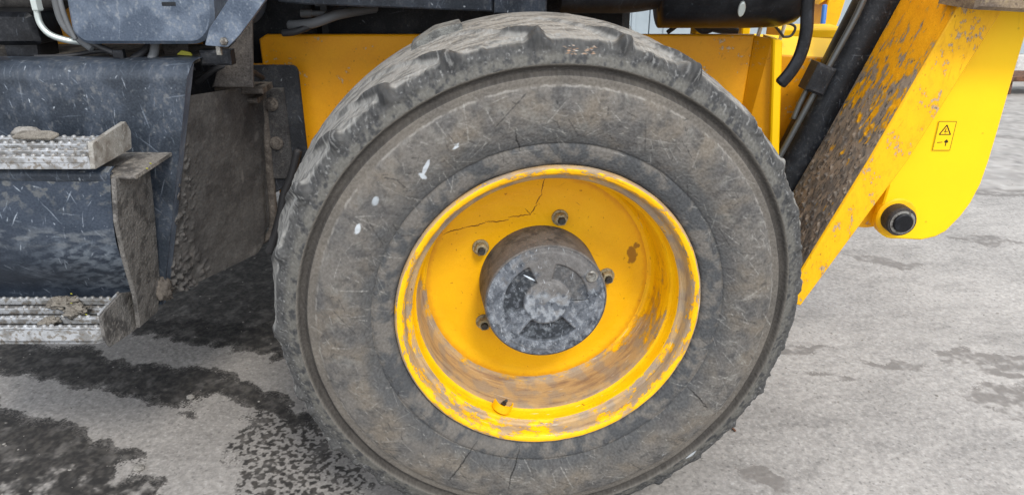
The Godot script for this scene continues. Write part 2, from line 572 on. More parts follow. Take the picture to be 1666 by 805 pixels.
func ground_colour(wx: float, wz: float, polys: Array, boxes: Array) -> Color:
	var A: PackedByteArray = bank.a
	var B: PackedByteArray = bank.b
	var C: PackedByteArray = bank.c
	var D: PackedByteArray = bank.d
	var x := wx * 620.0 + 5000.0
	var y := wz * 620.0 + 5000.0
	var a := at(A, x * 0.5, y * 0.5)
	var b := at(B, x, y)
	var d := at(D, x * 0.9, y * 0.9)
	var c := at(C, x * 0.8, y * 0.8)
	var g := 0.548 + (a - 0.5) * 0.08 + (b - 0.5) * 0.035 + (d - 0.5) * 0.05 + (c - 0.5) * 0.11 + (at(bank.e, x * 1.1 + 31, y * 1.1) - 0.5) * 0.07
	# long drag marks left by wheels, running along the yard
	g -= 0.045 * ss(0.50, 0.8, at(A, x * 0.5 + y * 0.1, y * 1.3 + 300) * 0.7 + b * 0.3) * ss(0.2, 0.5, wx)
	g -= 0.035 * ss(0.55, 0.8, at(B, x * 0.35 + 500.0, y * 0.9 + x * 0.12)) * ss(0.2, 0.5, wx)
	g += 0.05 * ss(0.0, 0.8, wx)
	var col := Color(g * 1.0, g * 0.968, g * 0.930)
	if at(bank.e, x * 0.7, y * 0.7) > 0.80:
		col = col.lerp(Color(0.74, 0.73, 0.71), 0.5 * c)
	if at(bank.e, x * 0.5 + 77, y * 0.5) < 0.13:
		col = col.darkened(0.15)
	if wx < -1.8 or wx > 3.8 or wz < -3.2 or wz > 0.1:
		return col
	var j := (at(D, x * 0.5, y * 0.5) - 0.5) * 0.055 + (at(B, x * 0.6 + 40, y * 0.6) - 0.5) * 0.05
	var k := (at(B, x * 0.5 + 500, y * 0.5 + 90) - 0.5) * 0.06 + (at(C, x * 0.5, y * 0.5) - 0.5) * 0.012
	var dither := (at(bank.e, x * 0.9 + 11, y * 0.9) - 0.5) * 0.030
	var warped := Vector2(wx + j + dither, wz + k + dither * 0.6)
	for i in polys.size():
		var p := warped
		if i == 2:
			p.y += absf(fposmod(wx * 14.0 + wz * 6.0, 1.0) - 0.5) * 0.05
		var bb: Rect2 = boxes[i]
		if not bb.has_point(p) or not Geometry2D.is_point_in_polygon(p, polys[i]):
			continue
		if i < WET_AND_SHADE.size():
			var w := 0.93 - 0.30 * ss(0.5, 0.8, b)
			# damp and painted shade fade out over the last few centimetres
			if not Geometry2D.is_point_in_polygon(p + Vector2(0.0, 0.012 + dither), polys[i]) or not Geometry2D.is_point_in_polygon(p - Vector2(dither, 0.012 - dither), polys[i]):
				w *= 0.62
			if i == 3:
				w *= ss(0.46, 0.58, at(D, x * 1.6, y * 1.6) * 0.35 + b * 0.25 + at(C, x * 0.8, y * 0.8) * 0.45)
			elif i == 5:
				w *= 0.78
			elif i == 1:
				w *= 1.0 - 0.8 * ss(-0.17, -0.06, wz + (d - 0.5) * 0.25) * ss(0.4, 0.6, b)
			var dark := Color(0.145, 0.138, 0.132).lerp(Color(0.245, 0.232, 0.218), ss(0.35, 0.8, d * 0.6 + c * 0.5))
			col = col.lerp(dark, w)
		else:
			col = col.lerp(Color(0.43, 0.41, 0.39), 0.8 * ss(0.30, 0.60, d * 0.5 + at(B, x * 0.5, y * 1.2) * 0.5))
	return col

func build_ground() -> void:
	var polys := []
	var boxes := []
	for p in WET_AND_SHADE + DAMP:
		var q := V(p)
		var bb := Rect2(q[0], Vector2.ZERO)
		for v in q:
			bb = bb.expand(v)
		polys.append(q)
		boxes.append(bb)
	var x0 := -1.9; var x1 := 2.3; var z0 := -2.0; var z1 := 0.4
	var near := picture(1920, 1096, func(x: int, y: int) -> Color:
		return ground_colour(lerpf(x0, x1, x / 1920.0), lerpf(z0, z1, y / 1096.0), polys, boxes))
	var X0 := -9.0; var X1 := 11.0; var Z0 := -14.0; var Z1 := 6.0
	var far := picture(800, 800, func(x: int, y: int) -> Color:
		return ground_colour(lerpf(X0, X1, x / 800.0), lerpf(Z0, Z1, y / 800.0), polys, boxes))
	var hc: PackedByteArray = bank.c
	var he: PackedByteArray = bank.e
	var mesh := ArrayMesh.new()
	var put := func(quads: Array, u0: float, u1: float, w0: float, w1: float) -> void:
		var st := SurfaceTool.new()
		st.begin(Mesh.PRIMITIVE_TRIANGLES)
		for q in quads:
			for c in [[0, 2], [1, 2], [1, 3], [0, 2], [1, 3], [0, 3]]:
				var px: float = q[c[0]]
				var pz: float = q[c[1]]
				st.set_normal(Vector3.UP)
				st.set_uv(Vector2((px - u0) / (u1 - u0), (pz - w0) / (w1 - w0)))
				st.add_vertex(Vector3(px, 0, pz))
		st.commit(mesh)
	put.call([[x0, x1, z0, z1]], x0, x1, z0, z1)
	put.call([[X0, X1, Z0, z0], [X0, X1, z1, Z1], [X0, x0, z0, z1], [x1, X1, z0, z1]], X0, X1, Z0, Z1)
	var big := 400.0
	put.call([[-big, big, -big, Z0], [-big, big, Z1, big], [-big, X0, Z0, Z1], [X1, big, Z0, Z1]], X0, X1, Z0, Z1)
	var m1 := mat(tex(near), 0.88)
	m1.texture_repeat = true
	m1.heightmap_enabled = true
	m1.heightmap_texture = tex(picture(1536, 878, func(x: int, y: int) -> Color:
		var g := 0.6 * at(hc, x * 0.9, y * 0.9) + 0.4 * at(he, x * 0.8, y * 0.8)
		return Color(g, g, g)))
	m1.heightmap_scale = 0.22
	var m2 := mat(tex(far), 0.9)
	mesh.surface_set_material(0, m1)
	mesh.surface_set_material(1, m2)
	mesh.surface_set_material(2, m2)
	var o := MeshInstance3D.new()
	o.mesh = mesh
	o.name = "ground"
	o.set_meta("kind", "structure")
	add_child(o, true)

# ---------------------------------------------------------------- the wheel

const SECTION := [
	0.256, -0.022, 0.262, -0.009, 0.268, -0.002, 0.280, 0.002, 0.294, 0.003, 0.299, 0.000, 0.302, 0.003, 0.318, 0.008, 0.345, 0.011, 0.368, 0.009,
	0.383, 0.006, 0.387, 0.003, 0.390, 0.0015, 0.399, 0.0005, 0.402, -0.002, 0.405, -0.007, 0.409, -0.008, 0.413, -0.006, 0.416, -0.001, 0.419, 0.001,
	0.430, -0.003, 0.4395, -0.007, 0.4475, -0.0125, 0.4515, -0.0195, 0.4545, -0.031, 0.459, -0.055, 0.464, -0.085, 0.468, -0.13, 0.470, -0.18, 0.468, -0.24, 0.460, -0.30,
	0.444, -0.338, 0.41, -0.36, 0.33, -0.368, 0.256, -0.345]
const NOTCH := [2.0, 20.8, 33.0, 45.0, 62.5, 76.7, 93.2, 110.4, 123.7, 136.7, 149.0, 163.0, 181.3, 196.3, 212.0, 227.0, 241.0, 256.0, 270.0, 285.0, 300.0, 311.0, 322.4, 335.0]

var row_r := PackedFloat32Array()
var row_z := PackedFloat32Array()
var row_n := PackedVector2Array()
const ROWS := 236

func resample_section() -> void:
	var p := V(SECTION)
	var c := Curve2D.new()
	for i in p.size():
		var t := (p[mini(i + 1, p.size() - 1)] - p[maxi(i - 1, 0)]) * 0.16
		c.add_point(p[i], -t, t)
	c.bake_interval = 0.0006
	var total := c.get_baked_length()
	for j in ROWS + 1:
		# four fifths of the rows on the outer face and shoulder
		var f := float(j) / ROWS
		var s := f / 0.38 * 0.205
		if f > 0.86:
			s = lerpf(0.37, total, (f - 0.86) / 0.14)
		elif f > 0.38:
			s = lerpf(0.205, 0.37, (f - 0.38) / 0.48)
		var q := c.sample_baked(s, true)
		var d := c.sample_baked(minf(s + 0.001, total), true) - c.sample_baked(maxf(s - 0.001, 0.0), true)
		row_r.append(q.x)
		row_z.append(q.y)
		row_n.append(Vector2(-d.y, d.x).normalized() * -1.0)

func lug_depth(deg: float, zw: float, n1: float, n2: float) -> float:
	# how far the rubber is cut away at this angle and distance behind the outer face
	var cut := 0.0
	var shift := 150.0 * clampf(zw - 0.03, 0.0, 0.14) + n1 * 1.2
	var local := fposmod(deg - shift, 360.0)
	var guess := int(local / 15.0)
	for k in range(-2, 3):
		var a: float = NOTCH[posmod(guess + k, 24)]
		var past := fposmod(local - a + 180.0, 360.0) - 180.0
		var d := absf(past)
		var half := lerpf(1.25, 0.85, ss(0.035, 0.06, zw)) + n2 * 0.12
		var fresh := 0.35 + 0.65 * ss(48.0, 62.0, a) * ss(172.0, 150.0, a) + 0.2 * ss(150.0, 180.0, a) * ss(250.0, 215.0, a)
		var deep := 0.0135 * fresh * ss(0.004, 0.016, zw) * (1.0 - 0.66 * ss(0.045, 0.075, zw)) * (1.0 - 0.7 * ss(0.10, 0.16, zw))
		cut = maxf(cut, deep * (1.0 - ss(half * 0.2, half * 1.9, d)))
		# a block wears down towards the groove ahead of it and stands proud behind
		if past < 0.0 and past > -9.0:
			cut = maxf(cut, 0.0042 * fresh * pow(1.0 + past / 9.0, 2.0) * ss(0.012, 0.03, zw) * ss(0.13, 0.06, zw))
	return cut

func build_tyre(parent: Node) -> void:
	var n1 := noise(31, 9.0, 3)
	var n2 := noise(32, 45.0, 3)
	var n3 := noise(33, 150.0, 2)
	var chip := noise(34, 62.0, 2, FastNoiseLite.TYPE_CELLULAR)
	chip.cellular_return_type = FastNoiseLite.RETURN_DISTANCE
	var nu := 1440
	var bx := []
	var mesh := grid(nu, ROWS, func(u: float, v: float) -> Vector3:
		var j := int(round(v * ROWS))
		var r := row_r[j]
		var z := row_z[j]
		var a := u * TAU
		var ca := cos(a)
		var sa := sin(a)
		var p := Vector3(ca * r, sa * r, z)
		var f1 := n1.get_noise_3dv(p)
		var f2 := n2.get_noise_3dv(p)
		var off := 0.0
		if r < 0.40 and z > -0.03:
			off = f1 * 0.0012 + f2 * 0.0006 * ss(0.29, 0.32, r)
			# shallow worn dishes in the side wall
			off -= 0.0016 * ss(0.2, 0.6, n1.get_noise_3d(p.x * 1.6, p.y * 1.6, 7.0)) * ss(0.31, 0.33, r) * ss(0.385, 0.37, r)
		elif j < int(ROWS * 0.86) + 6:
			var deg := a * 57.29578
			var zw := -z
			off = f1 * 0.0012 + f2 * 0.0010 * ss(0.416, 0.432, r) * (0.4 + 0.6 * ss(0.06, 0.03, zw)) + n3.get_noise_3dv(p) * 0.0005 * ss(0.42, 0.44, r) * ss(0.05, 0.03, zw)
			off -= lug_depth(deg, zw, f1, f2) * ss(0.424, 0.436, r)
			# torn and chipped shoulder
			var t := chip.get_noise_3dv(p * Vector3(1, 1, 1.6))
			var edge := ss(0.430, 0.441, r) * ss(0.045, 0.018, zw)
			off -= edge * 0.0045 * ss(-0.62, -0.95, t) * ss(-0.1, 0.3, f1 + 0.05)
			off -= edge * 0.0038 * ss(0.1, 0.5, n2.get_noise_3dv(p * 0.55))
			off += edge * 0.0025 * f1
			if zw > 0.03:
				off -= 0.0014 * ss(0.15, 0.55, n2.get_noise_3d(a * 0.14, zw * 0.8, 3.0) + f1 * 0.3)
		var q := row_n[j] * off
		r += q.x
		z += q.y
		p = Vector3(ca * r, sa * r, z)
		if p.y < -0.462:
			p.y = -0.462 + (p.y + 0.462) * 0.08
		return p
	, true, false, func(u: float, v: float) -> Vector2: return Vector2(u, minf(v / 0.9, 0.999)))
	var o := obj("tyre", mesh, tyre_material(), parent)
	o.set_meta("label", "worn black rubber tyre with chipped shoulder lugs and dusty scratched side wall")
	# the piece of rubber that stands torn off the crown at upper left
	var st := begin()
	var fr := Transform3D(Basis(Vector3(0, 0, 1), deg_to_rad(22)), Vector3(-0.178, 0.437, -0.15))
	prism(st, rounded(V([-0.055, -0.020, 0.0, -0.022, 0.050, -0.012, 0.055, 0.004, 0.012, 0.011, -0.030, 0.004]), 0.004, 3), 0.0, -0.06, 0.003, fr)
	obj("torn_rubber_flap", done(st), M.tyre_dust, parent)

func tyre_material() -> StandardMaterial3D:
	var A: PackedByteArray = bank.a
	var B: PackedByteArray = bank.b
	var C: PackedByteArray = bank.c
	var D: PackedByteArray = bank.d
	var W := 2048
	var H := 720
	var cs := PackedFloat32Array()
	var sn := PackedFloat32Array()
	for x in W:
		cs.append(cos(TAU * x / W))
		sn.append(sin(TAU * x / W))
	var rr := PackedFloat32Array()
	var zz := PackedFloat32Array()
	for y in H:
		var v := float(y) / H * 0.9 * ROWS
		var j := mini(int(v), ROWS - 1)
		rr.append(lerpf(row_r[j], row_r[j + 1], v - j))
		zz.append(lerpf(row_z[j], row_z[j + 1], v - j))
	var n1 := noise(31, 9.0, 3)
	var im := picture(W, H, func(x: int, y: int) -> Color:
		var r := rr[y]
		var z := zz[y]
		var px := cs[x] * r * 1500.0 + 4000.0
		var py := sn[x] * r * 1500.0 + 4000.0 + z * 900.0
		var a := at(A, px, py)
		var b := at(B, px, py)
		var d := at(D, px, py)
		var c := at(C, px, py)
		var col: Color
		if r < 0.300 and z > -0.03:
			col = rgb(68, 69, 70).lerp(rgb(98, 94, 89), ss(0.36, 0.66, a * 0.5 + b * 0.5))
		elif r < 0.400 and z > -0.03:
			var k := ss(0.384, 0.390, r + (b - 0.5) * 0.004)
			var wall := rgb(98, 94, 89).lerp(rgb(82, 80, 78), ss(0.40, 0.74, a * 0.75 + b * 0.25))
			wall = wall.lerp(rgb(109, 99, 86), 0.55 * ss(0.38, 0.85, at(A, px + 333, py + 700)))
			wall = wall.lerp(rgb(58, 57, 56), 0.42 * ss(0.46, 0.80, d * 0.35 + b * 0.65))
			wall = wall.lerp(rgb(126, 124, 118), 0.35 * ss(0.62, 0.85, at(B, px * 0.7 + 90, py * 0.7)))
			col = wall.lerp(rgb(104, 98, 90).lerp(rgb(84, 80, 75), a), k)
			var line := 1.0 - ss(0.0006, 0.0022, absf(r - 0.3865 + (d - 0.5) * 0.003))
			col = col.lerp(rgb(140, 136, 129), line * 0.55 * ss(0.30, 0.62, at(B, px + 200, py)))
			col = col.lerp(rgb(64, 66, 68), ss(0.335, 0.300, r + (a - 0.5) * 0.05 + (b - 0.5) * 0.02) * 0.65)
		elif r < 0.418 and z > -0.03:
			col = rgb(74, 70, 65).lerp(rgb(56, 53, 50), a).lerp(rgb(92, 88, 82), ss(0.413, 0.417, r))
		else:
			col = rgb(90, 88, 83).lerp(rgb(62, 62, 62), ss(0.428, 0.440, r) * 0.7).lerp(rgb(56, 56, 56), ss(0.45, 0.7, b * 0.6 + d * 0.4))
			# the running surface is rubbed pale and dusty
			var top := ss(0.0135, 0.021, -z + (b - 0.5) * 0.006)
			# pale dust only on what rubs the ground; black rubber grooves with painted shade
			if z < -0.008 and z > -0.16:
				var cut := lug_depth(x * 360.0 / W, -z, n1.get_noise_3d(cs[x] * r, sn[x] * r, z), 0.0)
				top *= 1.0 - 0.85 * ss(0.0030, 0.0085, cut)
				col = col.lerp(rgb(50, 50, 50), 0.6 * ss(0.004, 0.010, cut))
			var s := at(B, x * 0.8, -z * 2200.0) * 0.5 + at(B, x * 1.3 + 200, -z * 3600.0 + px * 0.2) * 0.5
			col = col.lerp(rgb(134, 132, 127).lerp(rgb(96, 95, 92), ss(0.44, 0.70, s)), top * 0.92)
			col = col.lerp(rgb(146, 145, 141), 0.5 * ss(0.58, 0.75, c * 0.5 + d * 0.5) * ss(0.424, 0.436, r))
		var f := (c - 0.5) * 0.085 + (at(bank.e, px, py) - 0.5) * 0.035
		return Color(col.r + f, col.g + f, col.b + f))
	var r := RandomNumberGenerator.new()
	r.seed = 77
	# marks on the side wall, placed by angle and radius
	var row := func(rad: float) -> float:
		for y in H:
			if rr[y] >= rad and zz[y] > -0.05:
				return y
		return 0.0
	var pol := func(deg: float, rad: float) -> Vector2: return Vector2(deg / 360.0 * W, row.call(rad))
	var flat := func(x: float, y: float) -> Vector2:
		return pol.call(rad_to_deg(fposmod(atan2(y, x), TAU)), clampf(Vector2(x, y).length(), 0.262, 0.399))
	for i in 760:      # straight scrapes, drawn in the plane of the wall
		var p := Vector2.from_angle(r.randf() * TAU) * r.randf_range(0.29, 0.385)
		var d := Vector2.from_angle(r.randf_range(-1.4, 0.1) if r.randf() < 0.75 else r.randf() * TAU) * lerpf(0.006, 0.11, r.randf() * r.randf() * r.randf())
		var last: Vector2 = flat.call(p.x, p.y)
		var white := r.randf() < 0.72
		var al := r.randf_range(0.12, 0.5)
		for k in range(1, 7):
			var q := p + d * k / 6.0
			if q.length() > 0.398 or q.length() < 0.27:
				break
			var nx: Vector2 = flat.call(q.x, q.y)
			if absf(nx.x - last.x) < 300.0:
				stroke(im, last, nx, rgb(150, 148, 142) if white else rgb(44, 43, 42), al, r.randf_range(0.9, 2.0), r, 0.1)
			last = nx
	for q in [[117.1, 0.337, 6.0, 4.0], [116.5, 0.341, 5.0, 3.0], [150.1, 0.354, 8.0, 8.0], [149.6, 0.356, 6.0, 9.0], [310.9, 0.422, 12.0, 7.0], [305.4, 0.377, 4.0, 2.0]]:
		var p: Vector2 = pol.call(q[0], q[1])
		for k in 3:
			stroke(im, p + Vector2(-q[2], r.randf_range(-2, 2)) * 0.7, p + Vector2(q[2], r.randf_range(-2, 2)) * 0.7, rgb(172, 177, 180), 0.5, q[3] * 0.7, r, 1.0)
	stroke(im, pol.call(128.0, 0.330), pol.call(124.5, 0.342), rgb(168, 173, 177), 0.95, 6.0, r, 0.2)
	stroke(im, pol.call(128.6, 0.335), pol.call(128.2, 0.322), rgb(168, 173, 177), 0.9, 5.0, r, 0.2)
	stroke(im, pol.call(141.8, 0.352), pol.call(140.9, 0.357), rgb(150, 156, 160), 0.5, 10.0, r, 0.3)
	# cracks in the lower wall
	for q in [[258.7, 0.268, 258.9, 0.36], [242.1, 0.275, 240.6, 0.37], [327.2, 0.300, 325.0, 0.352], [325.0, 0.345, 324.6, 0.358], [101.0, 0.295, 101.5, 0.33]]:
		stroke(im, pol.call(q[0], q[1]), pol.call(q[2], q[3]), rgb(28, 27, 26), 0.85, 1.5, r, 0.4)
	# torn canvas showing at the top of the shoulder
	for q in [[87.3, 0.437], [83.6, 0.438]]:
		for k in 26:
			var p: Vector2 = pol.call(q[0] + r.randf_range(-1.1, 1.1), q[1] + r.randf_range(-0.006, 0.006))
			stroke(im, p, p + Vector2(r.randf_range(-5, 5), r.randf_range(-4, 4)), [rgb(176, 148, 124), rgb(60, 48, 42), rgb(190, 184, 176), rgb(150, 112, 84)][r.randi() % 4], 0.6, 1.8, r)
	specks(im, 420, 0.6, 2.0, rgb(160, 159, 154), 0.5, 78)
	var m := mat(tex(im), 0.88)
	m.heightmap_enabled = true
	m.heightmap_texture = tex(picture(W / 2, H / 2, func(x: int, y: int) -> Color:
		x *= 2
		y *= 2
		var px := cs[x] * rr[y] * 1500.0 + 4000.0
		var py := sn[x] * rr[y] * 1500.0 + 4000.0 + zz[y] * 900.0
		var g := 0.55 * at(C, px, py) + 0.45 * at(D, px, py)
		return Color(g, g, g)))
	m.heightmap_scale = 0.16
	M.tyre_dust = mat(tex(tex_mud(rgb(112, 112, 108), rgb(76, 76, 75), rgb(140, 140, 136), 21)), 0.9, 0.3, M.bump, 0.2)
	return m

func build_rim(parent: Node) -> void:
	var A: PackedByteArray = bank.a
	var B: PackedByteArray = bank.b
	var C: PackedByteArray = bank.c
	var D: PackedByteArray = bank.d
	var prof := V([0.262, -0.016, 0.2625, -0.004, 0.2600, 0.0005, 0.2555, 0.0015, 0.2500, -0.0005, 0.2465, -0.006, 0.2445, -0.016, 0.2430, -0.0235, 0.2400, -0.0265, 0.2350, -0.0275,
		0.2325, -0.031, 0.2310, -0.042, 0.2290, -0.050, 0.2255, -0.056, 0.2235, -0.066, 0.2225, -0.090, 0.2205, -0.112, 0.2185, -0.124, 0.2140, -0.1315, 0.2070, -0.1352])
	var cv := Curve2D.new()
	for q in prof:
		cv.add_point(q)
	cv.bake_interval = 0.0005
	var total := cv.get_baked_length()
	var n := noise(41, 22.0, 3)
	var ms := grid(420, 110, func(u: float, v: float) -> Vector3:
		var q := cv.sample_baked(v * total)
		var a := u * TAU
		var p := Vector3(q.x * cos(a), q.x * sin(a), q.y)
		var k := 1.0 + n.get_noise_3dv(p) * 0.0022
		return Vector3(p.x * k, p.y * k, p.z + n.get_noise_3dv(p * 1.7) * 0.0006)
	, true, false)
	var zs := PackedFloat32Array()
	var rs := PackedFloat32Array()
	for y in 512:
		var q := cv.sample_baked(y / 512.0 * total)
		rs.append(q.x)
		zs.append(q.y)
	var im := picture(2048, 512, func(x: int, y: int) -> Color:
		var z := zs[y]
		var r := rs[y]
		var low := 0.5 - 0.5 * sin(TAU * x / 2048.0 + 0.35)     # 1 at the bottom of the wheel, where mud stays
		var a := at(A, x * 1.5, y * 2.0)
		var b := at(B, x * 1.0, y * 3.0)
		var d := at(D, x * 1.5, y * 3.0)
		var c := at(C, x, y)
		var col := rgb(240, 184, 3).lerp(rgb(232, 168, 3), a)
		var wear := 0.0
		if r > 0.2588 or (z < -0.004 and r > 0.26):
			wear = 0.72
		elif z > -0.006 and r > 0.2465:
			wear = 0.40 + 0.12 * ss(0.002, 0.006, absf(r - 0.2545))
		elif z > -0.030 and r > 0.2325:
			wear = 0.72 - 0.18 * low
		elif r > 0.2262:
			wear = 0.30
		else:
			wear = 0.30 + 0.62 * ss(0.15, 0.9, low) - 0.25 * ss(-0.120, -0.133, z)
		var t := at(A, x * 1.2, y * 1.0) * 0.42 + at(B, x * 1.1, y * 1.1) * 0.30 + d * 0.16 + c * 0.12
		var e := 1.0 - wear
		var dirt := rgb(172, 142, 100).lerp(rgb(150, 132, 110), ss(0.4, 0.7, at(A, x * 2.0 + 400, y * 1.0)))
		dirt = dirt.lerp(rgb(124, 102, 86), 0.5 * ss(0.50, 0.85, at(B, x * 0.4 + 99, y * 1.0)))
		col = col.lerp(rgb(178, 120, 30), 0.45 * ss(e - 0.05, e, t))
		col = col.lerp(dirt, ss(e, e + (0.04 if r > 0.2262 else 0.16), t))
		# brown scuffs run round the barrel
		if r < 0.226:
			col = col.lerp(rgb(104, 78, 64), 0.4 * low * ss(0.62, 0.85, at(B, x * 0.2, y * 0.8 + 50)))
		var f := (c - 0.5) * 0.06
		return Color(col.r + f, col.g + f, col.b + f * 0.6))
	scratches(im, 260, 10, 140, 0.0, 0.15, rgb(120, 92, 60), 0.5, 1.6, 43)
	scratches(im, 120, 8, 70, 0.0, 0.2, rgb(206, 200, 190), 0.6, 2.0, 44)
	scratches(im, 90, 5, 26, 0.0, 1.5, rgb(92, 62, 34), 0.7, 2.2, 45)
	specks(im, 300, 1.0, 4.0, rgb(110, 76, 40), 0.7, 46)
	var m := mat(tex(im), 0.5)
	obj("rim", ms, m, parent).set_meta("label", "deep yellow steel rim with paint worn to grey along its bands")
	# the dished disc, with its own stains
	var N := 1024
	var im2 := picture(N, N, func(x: int, y: int) -> Color:
		var px := (x - 512.0) / 512.0 * 0.215
		var py := (y - 512.0) / 512.0 * 0.215
		var a := at(A, x, y)
		var b := at(B, x, y)
		var col := rgb(236, 178, 2).lerp(rgb(230, 168, 2), a)
		var rust := Vector2(px - 0.176, (py - 0.044) * 0.45).length() + (b - 0.5) * 0.022
		col = col.lerp(rgb(128, 84, 30), 0.75 * ss(0.012, 0.006, rust))
		col = col.lerp(rgb(150, 92, 22), 0.6 * ss(0.80, 0.86, b * 0.6 + at(D, x, y) * 0.45))
		var rim_dirt := ss(0.196, 0.207, Vector2(px, py).length() + (b - 0.5) * 0.006)
		col = col.lerp(rgb(196, 132, 30), rim_dirt * 0.6)
		var f := (at(C, x, y) - 0.5) * 0.035
		return Color(col.r + f, col.g + f, col.b))
	var r := RandomNumberGenerator.new()
	r.seed = 48
	var P := func(x: float, y: float) -> Vector2: return Vector2(512 + x / 0.215 * 512, 512 + y / 0.215 * 512)
	var path := [[0.009, 0.198], [0.004, 0.172], [-0.004, 0.150], [-0.016, 0.131], [-0.055, 0.124], [-0.097, 0.120], [-0.135, 0.112], [-0.174, 0.106], [-0.19, 0.10]]
	for i in path.size() - 1:
		stroke(im2, P.call(path[i][0], path[i][1]), P.call(path[i + 1][0], path[i + 1][1]), rgb(92, 54, 10), 0.95, 2.6, r, 0.9)
	stroke(im2, P.call(-0.016, 0.131), P.call(-0.026, 0.143), rgb(92, 54, 10), 0.8, 2.0, r, 0.6)
	specks(im2, 70, 1.5, 6.0, rgb(138, 84, 20), 0.75, 49)
	scratches(im2, 30, 10, 60, 0.8, 1.5, rgb(150, 98, 22), 0.4, 1.6, 50)
	var dm := mat(tex(im2), 0.42)
	var disc := grid(240, 40, func(u: float, v: float) -> Vector3:
		var q := lerpf(0.208, 0.09, v)
		var a := u * TAU
		var z := -0.1352 - 0.0025 * ss(0.205, 0.18, q) + n.get_noise_2d(q * 4.0 * cos(a), q * 4.0 * sin(a)) * 0.0004
		return Vector3(q * cos(a), q * sin(a), z)
	, true, false, func(u: float, v: float) -> Vector2:
		var q := lerpf(0.208, 0.09, v)
		return Vector2(0.5 + q * cos(u * TAU) / 0.43, 0.5 + q * sin(u * TAU) / 0.43))
	obj("wheel_disc", disc, dm, parent).set_meta("label", "clean yellow wheel disc with a branching hairline crack and a rust stain")
	# back of the rim so that it is a shell with thickness
	obj("rim_back", lathe(V([0.262, -0.016, 0.250, -0.03, 0.246, -0.06, 0.238, -0.12, 0.232, -0.2, 0.238, -0.29, 0.258, -0.345]), 120), plain(rgb(120, 84, 20), 0.7), parent)

